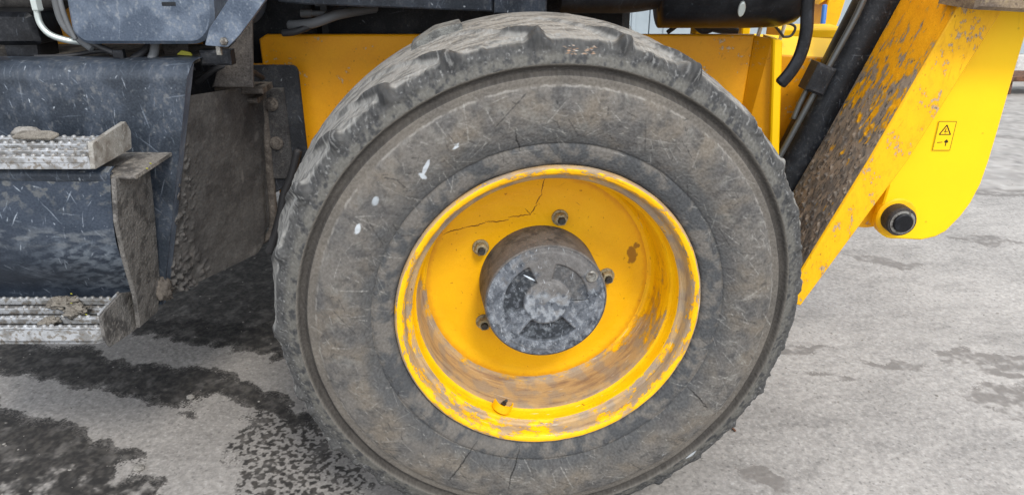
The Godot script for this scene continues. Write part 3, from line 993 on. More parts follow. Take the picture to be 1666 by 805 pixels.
func build_hub(parent: Node) -> void:
	var A: PackedByteArray = bank.a
	var B: PackedByteArray = bank.b
	var C: PackedByteArray = bank.c
	var D: PackedByteArray = bank.d
	var n := noise(51, 60.0, 3)
	var sector := func(x: float, y: float) -> float:
		var r := Vector2(x, y).length()
		var a := rad_to_deg(fposmod(atan2(y, x), TAU))
		var s := 0.0
		for q in [[115.0, 196.0, 0.041, 0.075], [232.0, 312.0, 0.043, 0.078], [0.0, 78.0, 0.044, 0.074]]:
			s = maxf(s, ss(q[0] - 2.5, q[0] + 2.5, a) * ss(q[1] + 2.5, q[1] - 2.5, a) * ss(q[2] - 0.0015, q[2] + 0.0015, r) * ss(q[3] + 0.0015, q[3] - 0.0015, r))
		return s
	var ZF := -0.049
	var uvp := func(x: float, y: float) -> Vector2: return Vector2(0.5 + x / 0.22, 0.5 + y / 0.22)
	var face := grid(300, 80, func(u: float, v: float) -> Vector3:
		var r := 0.1055 * (1.0 - v) + 0.0001
		var a := u * TAU
		var x := r * cos(a)
		var y := r * sin(a)
		var z := ZF - 0.0055 * float(sector.call(x, y)) * (0.55 if x > 0.0 and y > 0.0 else 1.0)
		z += 0.0012 * ss(0.041, 0.038, r) - 0.0012 * ss(0.094, 0.097, r)
		z += n.get_noise_2d(x, y) * 0.0008 + n.get_noise_2d(x * 4.0, y * 4.0) * 0.0004
		return Vector3(x, y, z)
	, true, false, func(u: float, v: float) -> Vector2:
		var r := 0.1055 * (1.0 - v)
		return uvp.call(r * cos(u * TAU), r * sin(u * TAU)))
	var im := picture(768, 768, func(px: int, py: int) -> Color:
		var x := (px / 768.0 - 0.5) * 0.22
		var y := (py / 768.0 - 0.5) * 0.22
		var a := at(A, px * 1.6, py * 1.6)
		var b := at(B, px * 0.8 + py * 0.15, py * 0.55)
		var d := at(D, px * 0.9, py * 0.7)
		var c := at(C, px * 1.2, py * 0.9)
		var col := rgb(88, 92, 98).lerp(rgb(46, 50, 56), ss(0.42, 0.66, a * 0.5 + b * 0.5))
		col = col.lerp(rgb(178, 182, 186), 0.6 * ss(0.30, 0.82, b * 0.75 + d * 0.22 + (c - 0.5) * 0.12))
		var r := Vector2(x, y).length()
		col = col.lerp(rgb(150, 154, 158), 0.6 * ss(0.3, 0.6, b) * ss(0.041, 0.036, r))
		# mud lies over the upper right of the cap
		var mud := ss(0.10, 0.05, Vector2(x - 0.03, y - 0.075).length() + (a - 0.5) * 0.08)
		col = col.lerp(rgb(112, 107, 102).lerp(rgb(88, 84, 80), d), mud * 0.75)
		var s: float = sector.call(x, y)
		if x > 0.0 and y > 0.0:
			s *= 0.45
		col = col.lerp(rgb(40, 43, 47).lerp(rgb(74, 78, 82), ss(0.55, 0.8, b)), s * (0.9 - 0.6 * ss(0.5, 0.68, at(B, px * 1.1 + 300, py * 1.1))))
		var f := (c - 0.5) * 0.06
		return Color(col.r + f, col.g + f, col.b + f))
	scratches(im, 170, 10, 60, PI * 0.5, 0.6, rgb(166, 170, 174), 0.4, 3.4, 52)
	scratches(im, 90, 6, 30, 0.4, 1.5, rgb(34, 36, 40), 0.5, 1.8, 53)
	specks(im, 40, 1.0, 4.0, rgb(186, 188, 190), 0.5, 54)
	var r := RandomNumberGenerator.new()
	r.seed = 55
	var S := func(x: float, y: float) -> Vector2: return Vector2((x / 0.22 + 0.5) * 768, (y / 0.22 + 0.5) * 768)
	stroke(im, S.call(-0.040, 0.053), S.call(-0.020, 0.041), rgb(196, 204, 212), 0.9, 7.0, r, 0.2)
	var hm := mat(tex(im), 0.55)
	var cap := obj("hub_cap", face, hm, parent)
	cap.set_meta("label", "black hub cap with three curved recesses, smeared with pale dust and mud")
	var side := obj("hub_drum", lathe(V([0.1055, ZF, 0.1075, ZF - 0.001, 0.1085, ZF - 0.003, 0.1085, -0.075, 0.1095, -0.11, 0.1100, -0.142]), 160), M.hub_side, parent)
	side.set_meta("label", "mud-stained cylindrical side of the hub")
	# filler plug on the cap
	var st := begin()
	var f := Transform3D(Basis(), Vector3(0.079, 0.046, ZF))
	turned_on(st, V([0.0105, -0.002, 0.0105, 0.0025, 0.0095, 0.0035, 0.0068, 0.0035, 0.0062, 0.0015, 0.0, 0.0012]), 28, f)
	obj("hub_plug", done(st), M.steel, parent)
	# five wheel nuts on studs (one hidden behind the cap)
	for k in 5:
		var a := 1.278 + TAU * k / 5.0
		var fr := Transform3D(Basis(Vector3(0, 0, 1), a * 1.7), Vector3(0.1295 * cos(a), 0.1295 * sin(a), -0.1378))
		var w := begin()
		turned_on(w, V([0.0150, 0.0, 0.0150, 0.0035, 0.0142, 0.0045, 0.0, 0.0045]), 30, fr)
		var wheel_nut := obj("wheel_nut", done(w), M.nut, parent)
		wheel_nut.set_meta("label", "dusty hexagon wheel nut with washer and dark stud end")
		var h := begin()
		turned_on(h, V([0.0122, 0.004, 0.0122, 0.015, 0.0108, 0.0175, 0.0078, 0.018]), 6, fr)
		turned_on(h, V([0.0078, 0.018, 0.0066, 0.0172]), 24, fr)
		obj("nut_hexagon", done(h), M.nut, parent)
		var s := begin()
		turned_on(s, V([0.0066, 0.010, 0.0066, 0.0225, 0.0058, 0.024, 0.0, 0.024]), 20, fr)
		obj("stud", done(s), M.stud, parent)
	# valve guard: a bent strip standing on the barrel, with the valve inside
	var va := deg_to_rad(249.0)
	var base := Transform3D(Basis(Vector3(0, 0, 1), va + PI / 2), Vector3(cos(va), sin(va), 0) * 0.2265 + Vector3(0, 0, -0.058))
	var gst := begin()
	for i in 14:
		var t0 := PI * i / 14.0
		var t1 := PI * (i + 1) / 14.0
		var outer := 0.0185
		var inner := 0.0160
		var P := func(t: float, rad: float, y: float) -> Vector3: return base * Vector3(rad * cos(t), y, 0.010 + rad * 1.15 * sin(t))
		quad(gst, P.call(t0, outer, 0.0), P.call(t1, outer, 0.0), P.call(t1, outer, 0.015), P.call(t0, outer, 0.015))
		quad(gst, P.call(t1, inner, 0.0), P.call(t0, inner, 0.0), P.call(t0, inner, 0.015), P.call(t1, inner, 0.015))
		quad(gst, P.call(t0, inner, 0.015), P.call(t0, outer, 0.015), P.call(t1, outer, 0.015), P.call(t1, inner, 0.015))
	obj("valve_guard", done(gst), M.yellow, parent)
	var vst := begin()
	turned_on(vst, V([0.0045, 0.0, 0.0045, 0.016, 0.0030, 0.018, 0.0030, 0.026, 0.0, 0.026]), 14, base * Transform3D(Basis(Vector3(1, 0, 0), -PI / 2 + 0.5), Vector3(0, 0, 0.008)))
	obj("valve_stem", done(vst), M.stud, parent)

func build_wheel() -> void:
	var w := part_node("wheel", machine)
	w.position = WHEEL_AT
	w.rotation.y = STEER
	resample_section()
	build_tyre(w)
	build_rim(w)
	M.hub_side = mat(tex(tex_mud(rgb(98, 94, 90), rgb(62, 61, 61), rgb(122, 117, 111), 31)), 0.7, 0.25, M.grit, 0.08)
	M.nut = mat(tex(tex_mud(rgb(160, 150, 122), rgb(108, 100, 80), rgb(186, 178, 152), 32)), 0.6, 0.06, M.grit, 0.05, 0.2)
	M.stud = mat(tex(tex_mud(rgb(66, 66, 64), rgb(40, 40, 40), rgb(96, 96, 92), 33)), 0.5, 0.06, M.grit, 0.03, 0.4)
	build_hub(w)

# ---------------------------------------------------------------- steps and tank at left

# Bars of a serrated step tread: a bar along x with a row of teeth on it.
func tread_bar(x0: float, x1: float, y: float, z: float, wide: float, high: float, pitch: float) -> ArrayMesh:
	var st := begin()
	box(st, Vector3(x0, y - high, z - wide), Vector3(x1, y, z), 0.0015)
	var n := int((x1 - x0 - 0.012) / pitch)
	var wr := RandomNumberGenerator.new()
	wr.seed = int(absf(z) * 1000.0) + int(y * 100.0)
	for i in n:
		var c := Vector3(x1 - 0.010 - i * pitch + wr.randf_range(-0.0012, 0.0012), y - 0.0004 - 0.0024 * pow(wr.randf(), 2.0), z - wide * 0.5 + wr.randf_range(-0.0008, 0.0008))
		turned_on(st, V([0.0042, 0.0, 0.0038, 0.0022, 0.0026, 0.0040, 0.0, 0.0048]), 9, Transform3D(Basis(Vector3(1, 0, 0), -PI / 2), c))
	return done(st)

func build_steps() -> void:
	var upper := part_node("upper_step", machine)
	upper.set_meta("label", "upper aluminium step with toothed tread bars and upright end plate")
	var L := -1.17
	var xr := -0.720
	var st := begin()
	prism(st, rounded(V([0.0, 0.722, -0.128, 0.722, -0.128, 0.726, -0.006, 0.726, -0.006, 0.741, 0.0, 0.741]), 0.001, 2), 0.0, -(xr - L), 0.0006, Transform3D(Basis(Vector3(0, 0, 1), Vector3(0, 1, 0), Vector3(1, 0, 0)), Vector3(xr, 0, 0)))
	obj("step_tray", done(st), M.alu, upper)
	for z in [0.001, -0.036, -0.074, -0.112]:
		obj("tread_bar", tread_bar(L, xr - 0.001, 0.742, z, 0.013, 0.010, 0.0152), M.alu, upper)
	for z in [-0.016, -0.053, -0.091]:
		obj("tread_slat", box_mesh(Vector3(L, 0.7265, z - 0.017), Vector3(xr - 0.002, 0.7325, z), 0.002), M.slat, upper)
	# end plate, in the z-y plane, leaning out a little
	var fr := Transform3D(Basis(Vector3(0, 0, 1), Vector3(0.10, 1, 0), Vector3(1, 0, 0)), Vector3(xr - 0.070, 0, 0))
	obj("end_plate", plate(rounded(V([0.002, 0.722, -0.118, 0.722, -0.122, 0.752, -0.108, 0.772, 0.0, 0.764]), 0.004, 3), 0.005, -0.003, 0.001, fr), M.alu_dull, upper)

	var lower := part_node("lower_step", machine)
	lower.set_meta("label", "lower aluminium step with rounded front corner and mud on its toothed bars")
	var xq := -0.766
	var rim_pts := []
	for i in 9:
		var t := PI * 0.5 * i / 8.0
		rim_pts.append(Vector2(xq - 0.022 + 0.022 * sin(t), -0.022 + 0.022 * cos(t)))
	# tray floor and lip, seen from above as an outline in x-z
	var out := PackedVector2Array([Vector2(L, 0.0)])
	for p in rim_pts:
		out.append(p)
	out.append(Vector2(xq, -0.13))
	out.append(Vector2(L, -0.13))
	var flat := Transform3D(Basis(Vector3(1, 0, 0), Vector3(0, 0, 1), Vector3(0, 1, 0)), Vector3.ZERO)
	obj("step_tray", plate(out, 0.418, 0.410, 0.0015, flat), M.alu, lower)
	var lip := begin()
	var chain := [Vector2(L, 0.0)] + rim_pts + [Vector2(xq, -0.13)]
	for i in chain.size() - 1:
		var a: Vector2 = chain[i]
		var b: Vector2 = chain[i + 1]
		var nn := (b - a).orthogonal().normalized() * -0.004
		if nn.dot(Vector2(0.5, 0.5)) < 0.0:
			nn = -nn
		var lo := 0.4105
		var h0 := 0.436
		var h1 := 0.436
		var q := func(p: Vector2, y: float) -> Vector3: return Vector3(p.x, y, p.y)
		quad(lip, q.call(a, lo), q.call(b, lo), q.call(b, h1), q.call(a, h0))
		quad(lip, q.call(b - nn, lo), q.call(a - nn, lo), q.call(a - nn, h0), q.call(b - nn, h1))
		quad(lip, q.call(a, h0), q.call(b, h1), q.call(b - nn, h1), q.call(a - nn, h0))
	obj("step_lip", done(lip), M.alu, lower)
	for z in [-0.006, -0.040, -0.076, -0.112]:
		obj("tread_bar", tread_bar(L, xq - 0.006, 0.438, z, 0.010, 0.012, 0.0150), M.alu, lower)
	for z in [-0.019, -0.054, -0.090]:
		obj("tread_slat", box_mesh(Vector3(L, 0.4185, z - 0.018), Vector3(xq - 0.006, 0.428, z), 0.002), M.slat, lower)

	# riser between the steps: a dished black sheet
	var n := noise(61, 7.0, 3)
	var rise := grid(60, 60, func(u: float, v: float) -> Vector3:
		var y := lerpf(0.716, 0.425, v)
		var t := ss(0.30, 1.0, v)
		var z := lerpf(-0.022, -0.135, t * t * 0.6 + t * 0.4)
		var x := lerpf(-1.2, -0.703 - 0.048 * v, u)
		if v < 0.001:
			z = -0.036
		return Vector3(x, y, z + n.get_noise_2d(x, y) * 0.003)
	, false, true)
	var box_part := part_node("step_box", machine)
	box_part.set_meta("label", "scratched blue-black step box with dished front and muddy side bracket")
	var PA: PackedByteArray = bank.a
	var PB: PackedByteArray = bank.b
	var PC: PackedByteArray = bank.c
	var ri := picture(768, 512, func(x: int, y: int) -> Color:
		var u := x / 768.0
		var v := y / 512.0
		var a := at(PA, x, y)
		var b := at(PB, x * 0.8, y * 1.6 + x * 0.5)
		var col := rgb(44, 52, 63).lerp(rgb(60, 68, 80), a)
		# pale scuffs where boots brush the lower right of the sheet
		var sc := ss(0.45, 0.95, u + (a - 0.5) * 0.3) * ss(0.36, 0.55, v + (a - 0.5) * 0.2) * ss(1.0, 0.85, v)
		col = col.lerp(rgb(116, 124, 132), 0.85 * sc * ss(0.30, 0.65, b))
		var mid := ss(0.30, 0.40, v) * ss(0.52, 0.42, v)
		col = col.lerp(rgb(104, 108, 112), 0.75 * mid * ss(0.45, 0.7, at(PB, x * 0.5, y * 1.2)))
		var top := ss(0.36, 0.06, v)
		col = col.lerp(rgb(118, 116, 110), 0.6 * top * ss(0.55, 0.75, at(PB, x + 300, y)))
		var f := (at(PC, x, y) - 0.5) * 0.09
		return Color(col.r + f, col.g + f, col.b + f))
	scratches(ri, 170, 8, 60, PI / 2, 0.6, rgb(160, 168, 176), 0.65, 1.8, 65)
	scratches(ri, 60, 20, 120, 0.6, 0.5, rgb(134, 142, 150), 0.4, 2.4, 66)
	specks(ri, 260, 1.0, 4.0, rgb(168, 172, 174), 0.6, 67)
	obj("front_panel", rise, mat(tex(ri), 0.42), box_part)
	obj("top_flange", box_mesh(Vector3(-1.2, 0.697, -0.165), Vector3(-0.668, 0.703, -0.026), 0.002), M.dust, box_part)
	obj("folded_edge", tube([Vector3(-1.2, 0.705, -0.029), Vector3(-0.95, 0.705, -0.029), Vector3(-0.712, 0.702, -0.030)], 0.011, 10, 2), M.black, box_part)
	# bracket: plate along z with a hollow front edge, leaning inwards as it rises
	var lean := Transform3D(Basis(Vector3(0, 0, 1), Vector3(0.16, 1, 0), Vector3(1, 0, 0)), Vector3(-0.811, 0, 0))
	var edge := V([-0.016, 0.702, -0.016, 0.629, -0.034, 0.557, -0.065, 0.470, -0.075, 0.40, -0.146, 0.393, -0.164, 0.433, -0.160, 0.474, -0.147, 0.614, -0.135, 0.692, -0.130, 0.702])
	var bst := begin()
	prism(bst, edge, 0.004, -0.004, 0.0015, lean)
	obj("side_bracket", done(bst), M.mud_light, box_part)
	var toe := Transform3D(Basis(Vector3(0, 0, 1), Vector3(0, 1, 0), Vector3(1, 0, 0)), Vector3(-0.762, 0, 0))
	obj("muddy_end_plate", plate(rounded(V([0.004, 0.468, -0.067, 0.474, -0.118, 0.452, -0.165, 0.402, -0.155, 0.385, -0.077, 0.390, 0.0, 0.404, 0.009, 0.43]), 0.006, 3), 0.004, -0.002, 0.001, toe), M.mud_light, box_part)
	obj("plate_edge", tube([Vector3(-0.763, 0.4695, 0.004), Vector3(-0.763, 0.472, -0.03), Vector3(-0.763, 0.475, -0.067)], 0.0022, 8, 3), M.alu, box_part)
	obj("bolt_hole", turned(V([0.010, 0.0, 0.010, 0.003, 0.007, 0.004, 0.006, -0.006, 0.0, -0.006]), 20, Transform3D(Basis(), Vector3(-0.936, 0.628, -0.020))), M.stud, box_part)

func build_tank() -> void:
	var tank := part_node("side_tank", machine)
	tank.set_meta("label", "blue-black side tank with rolled top edge and muddy slanting end")
	var n := noise(62, 5.0, 3)
	var xe := func(y: float) -> float: return lerpf(-0.738, -0.612, (y - 0.405) / 0.45)
	# front sheet rolled over at the top
	var front := grid(70, 90, func(u: float, v: float) -> Vector3:
		var y: float
		var z: float
		if v < 0.15:
			z = lerpf(-0.24, -0.200, v / 0.15); y = 0.857
		elif v < 0.35:
			var t := (v - 0.15) / 0.20 * PI * 0.5
			z = -0.200 + 0.036 * sin(t); y = 0.857 - 0.030 * (1.0 - cos(t))
		else:
			z = -0.164 + 0.004 * (v - 0.35); y = lerpf(0.827, 0.402, (v - 0.35) / 0.65)
		var x := lerpf(-1.25, float(xe.call(minf(y, 0.85))), u)
		return Vector3(x, y, z + n.get_noise_2d(x, y) * 0.003)
	, false, true)
	obj("front_panel", front, M.black, tank)
	# its cut edge, seen from the right
	var rim := grid(4, 50, func(u: float, v: float) -> Vector3:
		var y := lerpf(0.853, 0.402, v)
		return Vector3(float(xe.call(y)) + 0.0005, y, lerpf(-0.1625 - 0.02 * ss(0.835, 0.853, y), -0.186, u)), false, false)
	obj("panel_edge", rim, M.blue_grey, tank)
	obj("top_shelf", box_mesh(Vector3(-1.25, 0.842, -0.43), Vector3(-0.64, 0.852, -0.22), 0.002), M.dust, tank)
	# muddy end: sloping face with a rounded rear corner, dented and caked
	var mudn := noise(63, 26.0, 4)
	var clod := noise(64, 55.0, 3)
	var endm := grid(120, 150, func(u: float, v: float) -> Vector3:
		var top := Vector3(-0.632, 0.80, -0.170).lerp(Vector3(-0.586, 0.768, -0.45), u)
		var bot := Vector3(-0.748, 0.405, -0.172).lerp(Vector3(-0.610, 0.402, -0.45), u)
		var p := top.lerp(bot, v)
		# lower rear corner is rounded off
		p.y += 0.05 * ss(0.82, 1.0, u) * ss(0.85, 1.0, v)
		p.x -= 0.006 * ss(0.90, 1.0, u) * ss(0.2, 0.4, v)
		var d := mudn.get_noise_3dv(p * 0.5) * 0.0022
		d += 0.008 * ss(0.10, 0.55, clod.get_noise_3dv(p)) * ss(0.30, 0.02, u) * ss(0.1, 0.5, v)
		d += 0.014 * ss(0.0, 0.5, clod.get_noise_3dv(p * 0.7)) * ss(0.75, 0.98, v) * ss(0.5, 0.1, u)
		p += Vector3(0.92, -0.15, 0.3) * d
		return p
	, false, true)
	obj("muddy_end", endm, M.mud_end, tank)
	obj("tank_bottom", box_mesh(Vector3(-1.25, 0.395, -0.45), Vector3(-0.75, 0.402, -0.175), 0.002), M.mud, tank)
	obj("tank_back", box_mesh(Vector3(-1.25, 0.40, -0.47), Vector3(-0.64, 0.84, -0.45), 0.002), M.charcoal, tank)
	obj("rear_rib", tube([Vector3(-0.590, 0.758, -0.452), Vector3(-0.597, 0.60, -0.452), Vector3(-0.604, 0.47, -0.452), Vector3(-0.616, 0.430, -0.452), Vector3(-0.645, 0.410, -0.446)], 0.009, 10, 5), M.mud, tank)
	obj("top_rail", box_mesh(Vector3(-0.655, 0.765, -0.43), Vector3(-0.560, 0.777, -0.36), 0.003), M.mud, tank)
	obj("top_rail", box_mesh(Vector3(-0.650, 0.742, -0.44), Vector3(-0.58, 0.752, -0.38), 0.003), M.mud, tank)
	obj("mounting_flange", plate(rounded(V([-0.605, 0.806, -0.512, 0.806, -0.512, 0.60, -0.590, 0.525, -0.64, 0.525, -0.64, 0.806]), 0.016, 5), -0.455, -0.463, 0.002), M.charcoal, tank)
	obj("flange_fold", box_mesh(Vector3(-0.605, 0.560, -0.458), Vector3(-0.545, 0.760, -0.449), 0.003), M.charcoal_mud, tank)
	for y in [0.726, 0.642]:
		obj("flange_bolt", turned(V([0.0145, 0.0, 0.0145, 0.004, 0.012, 0.006, 0.009, 0.006, 0.009, 0.008, 0.0, 0.009]), 24, Transform3D(Basis(), Vector3(-0.574, y, -0.449))), M.mud, tank)
	# upright bracket above the tank end, folded down its length
	obj("upright_bracket", plate(V([-0.540, 0.925, -0.556, 0.79, -0.633, 0.791, -0.605, 0.852, -0.577, 0.874, -0.56, 0.93]), -0.298, -0.308, 0.002), M.mud_dark, tank)
	var fold := begin()
	prism(fold, V([-0.556, 0.93, -0.556, 0.778, -0.520, 0.797, -0.512, 0.868, -0.528, 0.93]), 0.004, -0.004, 0.0015, Transform3D(Basis(Vector3(0, 1, 0), 0.35), Vector3(-0.19, 0, -0.49)))
	obj("upright_bracket", done(fold), M.mud_dark, tank)
	# dark hollow behind
	obj("inner_wall", box_mesh(Vector3(-0.66, 0.60, -0.60), Vector3(-0.50, 1.02, -0.56), 0.003), M.charcoal, tank)

func build_cab_corner() -> void:
	var o := obj("cab_step_box", plate(rounded(V([-0.800, 1.3, -0.818, 0.90, -0.800, 0.883, -0.598, 0.883, -0.572, 0.915, -0.545, 1.3]), 0.020, 5), -0.20, -0.50, 0.006), M.blue_grey, machine)
	o.set_meta("label", "slate-grey moulded box under the cab, scratched and dusty along its lower edge")
	obj("box_seam", box_mesh(Vector3(-0.655, 0.946, -0.2025), Vector3(-0.632, 0.952, -0.1985), 0.0008), M.charcoal, o)
	var g := obj("mudguard_corner", plate(rounded(V([-0.583, 0.885, -0.571, 0.912, -0.534, 0.956, -0.47, 1.04, -0.40, 1.04, -0.472, 0.957, -0.496, 0.930, -0.524, 0.900, -0.545, 0.882]), 0.003, 2), -0.172, -0.184, 0.0008), M.blue_grey, machine)
	g.set_meta("label", "pale slate lower tip of the front mudguard with a bolt at its end")
	obj("guard_bolt", turned(V([0.007, 0.0, 0.007, 0.004, 0.005, 0.006, 0.0, 0.006]), 6, Transform3D(Basis(), Vector3(-0.549, 0.892, -0.172))), M.steel, g)
	obj("guard_bolt", box_mesh(Vector3(-0.568, 0.868, -0.186), Vector3(-0.560, 0.886, -0.178), 0.001), M.steel, g)
	# filler cap and its neck
	var cap := part_node("filler_cap", machine)
	obj("cap_top", plate(rounded(V([-1.02, 0.934, -0.905, 0.932, -0.898, 0.876, -1.02, 0.876]), 0.012, 4), -0.235, -0.32, 0.008), M.gloss_black, cap)
	obj("cap_neck", plate(rounded(V([-0.968, 0.880, -0.910, 0.880, -0.914, 0.846, -0.968, 0.846]), 0.004, 3), -0.245, -0.31, 0.006), M.gloss_black, cap)
	obj("exhaust_pipe", tube([Vector3(-1.4, 0.965, -0.34), Vector3(-1.1, 0.965, -0.34), Vector3(-0.915, 0.962, -0.36)], 0.040, 20, 4), M.hub_side, machine)
	# hydraulic elbow and hoses
	var hy := part_node("hydraulic_lines", machine)
	obj("steel_elbow", tube([Vector3(-0.876, 1.0, -0.225), Vector3(-0.881, 0.955, -0.225), Vector3(-0.884, 0.923, -0.225), Vector3(-0.879, 0.906, -0.225), Vector3(-0.867, 0.894, -0.226), Vector3(-0.844, 0.885, -0.232), Vector3(-0.82, 0.880, -0.245)], 0.0055, 12, 6), M.silver, hy)
	obj("elbow_nut", turned(V([0.0, -0.010, 0.0085, -0.010, 0.0095, -0.008, 0.0095, 0.008, 0.0085, 0.010, 0.0, 0.010]), 6, Transform3D(Basis(Vector3(1, 0, 0), -PI / 2), Vector3(-0.881, 0.946, -0.225))), M.silver, hy)
	obj("hose", tube([Vector3(-0.853, 0.98, -0.24), Vector3(-0.855, 0.935, -0.24), Vector3(-0.850, 0.910, -0.24), Vector3(-0.835, 0.893, -0.238), Vector3(-0.808, 0.872, -0.235)], 0.0075, 10, 6), M.grey_hose, hy)
	obj("hose", tube([Vector3(-0.836, 0.98, -0.222), Vector3(-0.833, 0.944, -0.215), Vector3(-0.829, 0.913, -0.215), Vector3(-0.822, 0.890, -0.215)], 0.0042, 8, 6), M.grey_hose, hy)
	obj("cable", tube([Vector3(-0.835, 0.905, -0.25), Vector3(-0.81, 0.885, -0.235), Vector3(-0.78, 0.872, -0.225), Vector3(-0.752, 0.862, -0.22)], 0.0055, 8, 6), M.hose, hy)
	obj("cable", tube([Vector3(-0.915, 0.856, -0.24), Vector3(-0.86, 0.857, -0.245), Vector3(-0.82, 0.862, -0.26), Vector3(-0.78, 0.864, -0.25)], 0.004, 8, 6), M.hose, hy)
	obj("cable", tube([Vector3(-0.74, 0.852, -0.23), Vector3(-0.72, 0.868, -0.25), Vector3(-0.70, 0.90, -0.29)], 0.007, 8, 6), M.hose, hy)
	obj("cable", tube([Vector3(-0.705, 0.852, -0.23), Vector3(-0.70, 0.87, -0.24), Vector3(-0.70, 0.91, -0.26)], 0.008, 8, 6), M.grey_hose, hy)
	obj("cable", tube([Vector3(-0.66, 0.80, -0.30), Vector3(-0.61, 0.83, -0.30), Vector3(-0.575, 0.815, -0.34), Vector3(-0.57, 0.79, -0.4)], 0.006, 8, 6), M.hose, hy)
	obj("plug_connector", box_mesh(Vector3(-0.763, 0.856, -0.226), Vector3(-0.745, 0.872, -0.212), 0.002), M.gloss_black, hy)
	obj("plug_connector", box_mesh(Vector3(-0.620, 0.842, -0.26), Vector3(-0.565, 0.868, -0.23), 0.004), M.charcoal, hy)
	obj("yellow_tag", plate(rounded(V([-0.668, 0.858, -0.640, 0.856, -0.642, 0.862, -0.658, 0.866]), 0.002, 2), -0.250, -0.254, 0.0005), M.lime, hy)
	obj("drain_hose", tube([Vector3(-0.528, 0.627, -0.44), Vector3(-0.548, 0.572, -0.44), Vector3(-0.569, 0.530, -0.44), Vector3(-0.582, 0.486, -0.44), Vector3(-0.601, 0.435, -0.44), Vector3(-0.620, 0.389, -0.44)], 0.009, 10, 6), M.hose, hy)
	obj("hose", tube([Vector3(-0.52, 0.885, -0.46), Vector3(-0.47, 0.890, -0.45), Vector3(-0.42, 0.905, -0.47), Vector3(-0.36, 0.91, -0.55)], 0.010, 10, 6), M.grey_hose, hy)
	obj("hose", tube([Vector3(-0.53, 0.872, -0.44), Vector3(-0.50, 0.876, -0.44), Vector3(-0.46, 0.893, -0.46), Vector3(-0.40, 0.93, -0.50)], 0.007, 10, 6), M.hose, hy)
	obj("hose_fitting", turned(V([0.0, 0.0, 0.008, 0.0, 0.008, 0.022, 0.006, 0.024, 0.006, 0.05, 0.0, 0.05]), 12, Transform3D(Basis(Vector3(0, 1, 0), PI / 2), Vector3(-0.50, 0.906, -0.48))), M.grey_hose, hy)

# ---------------------------------------------------------------- frame, hood and what hangs under it

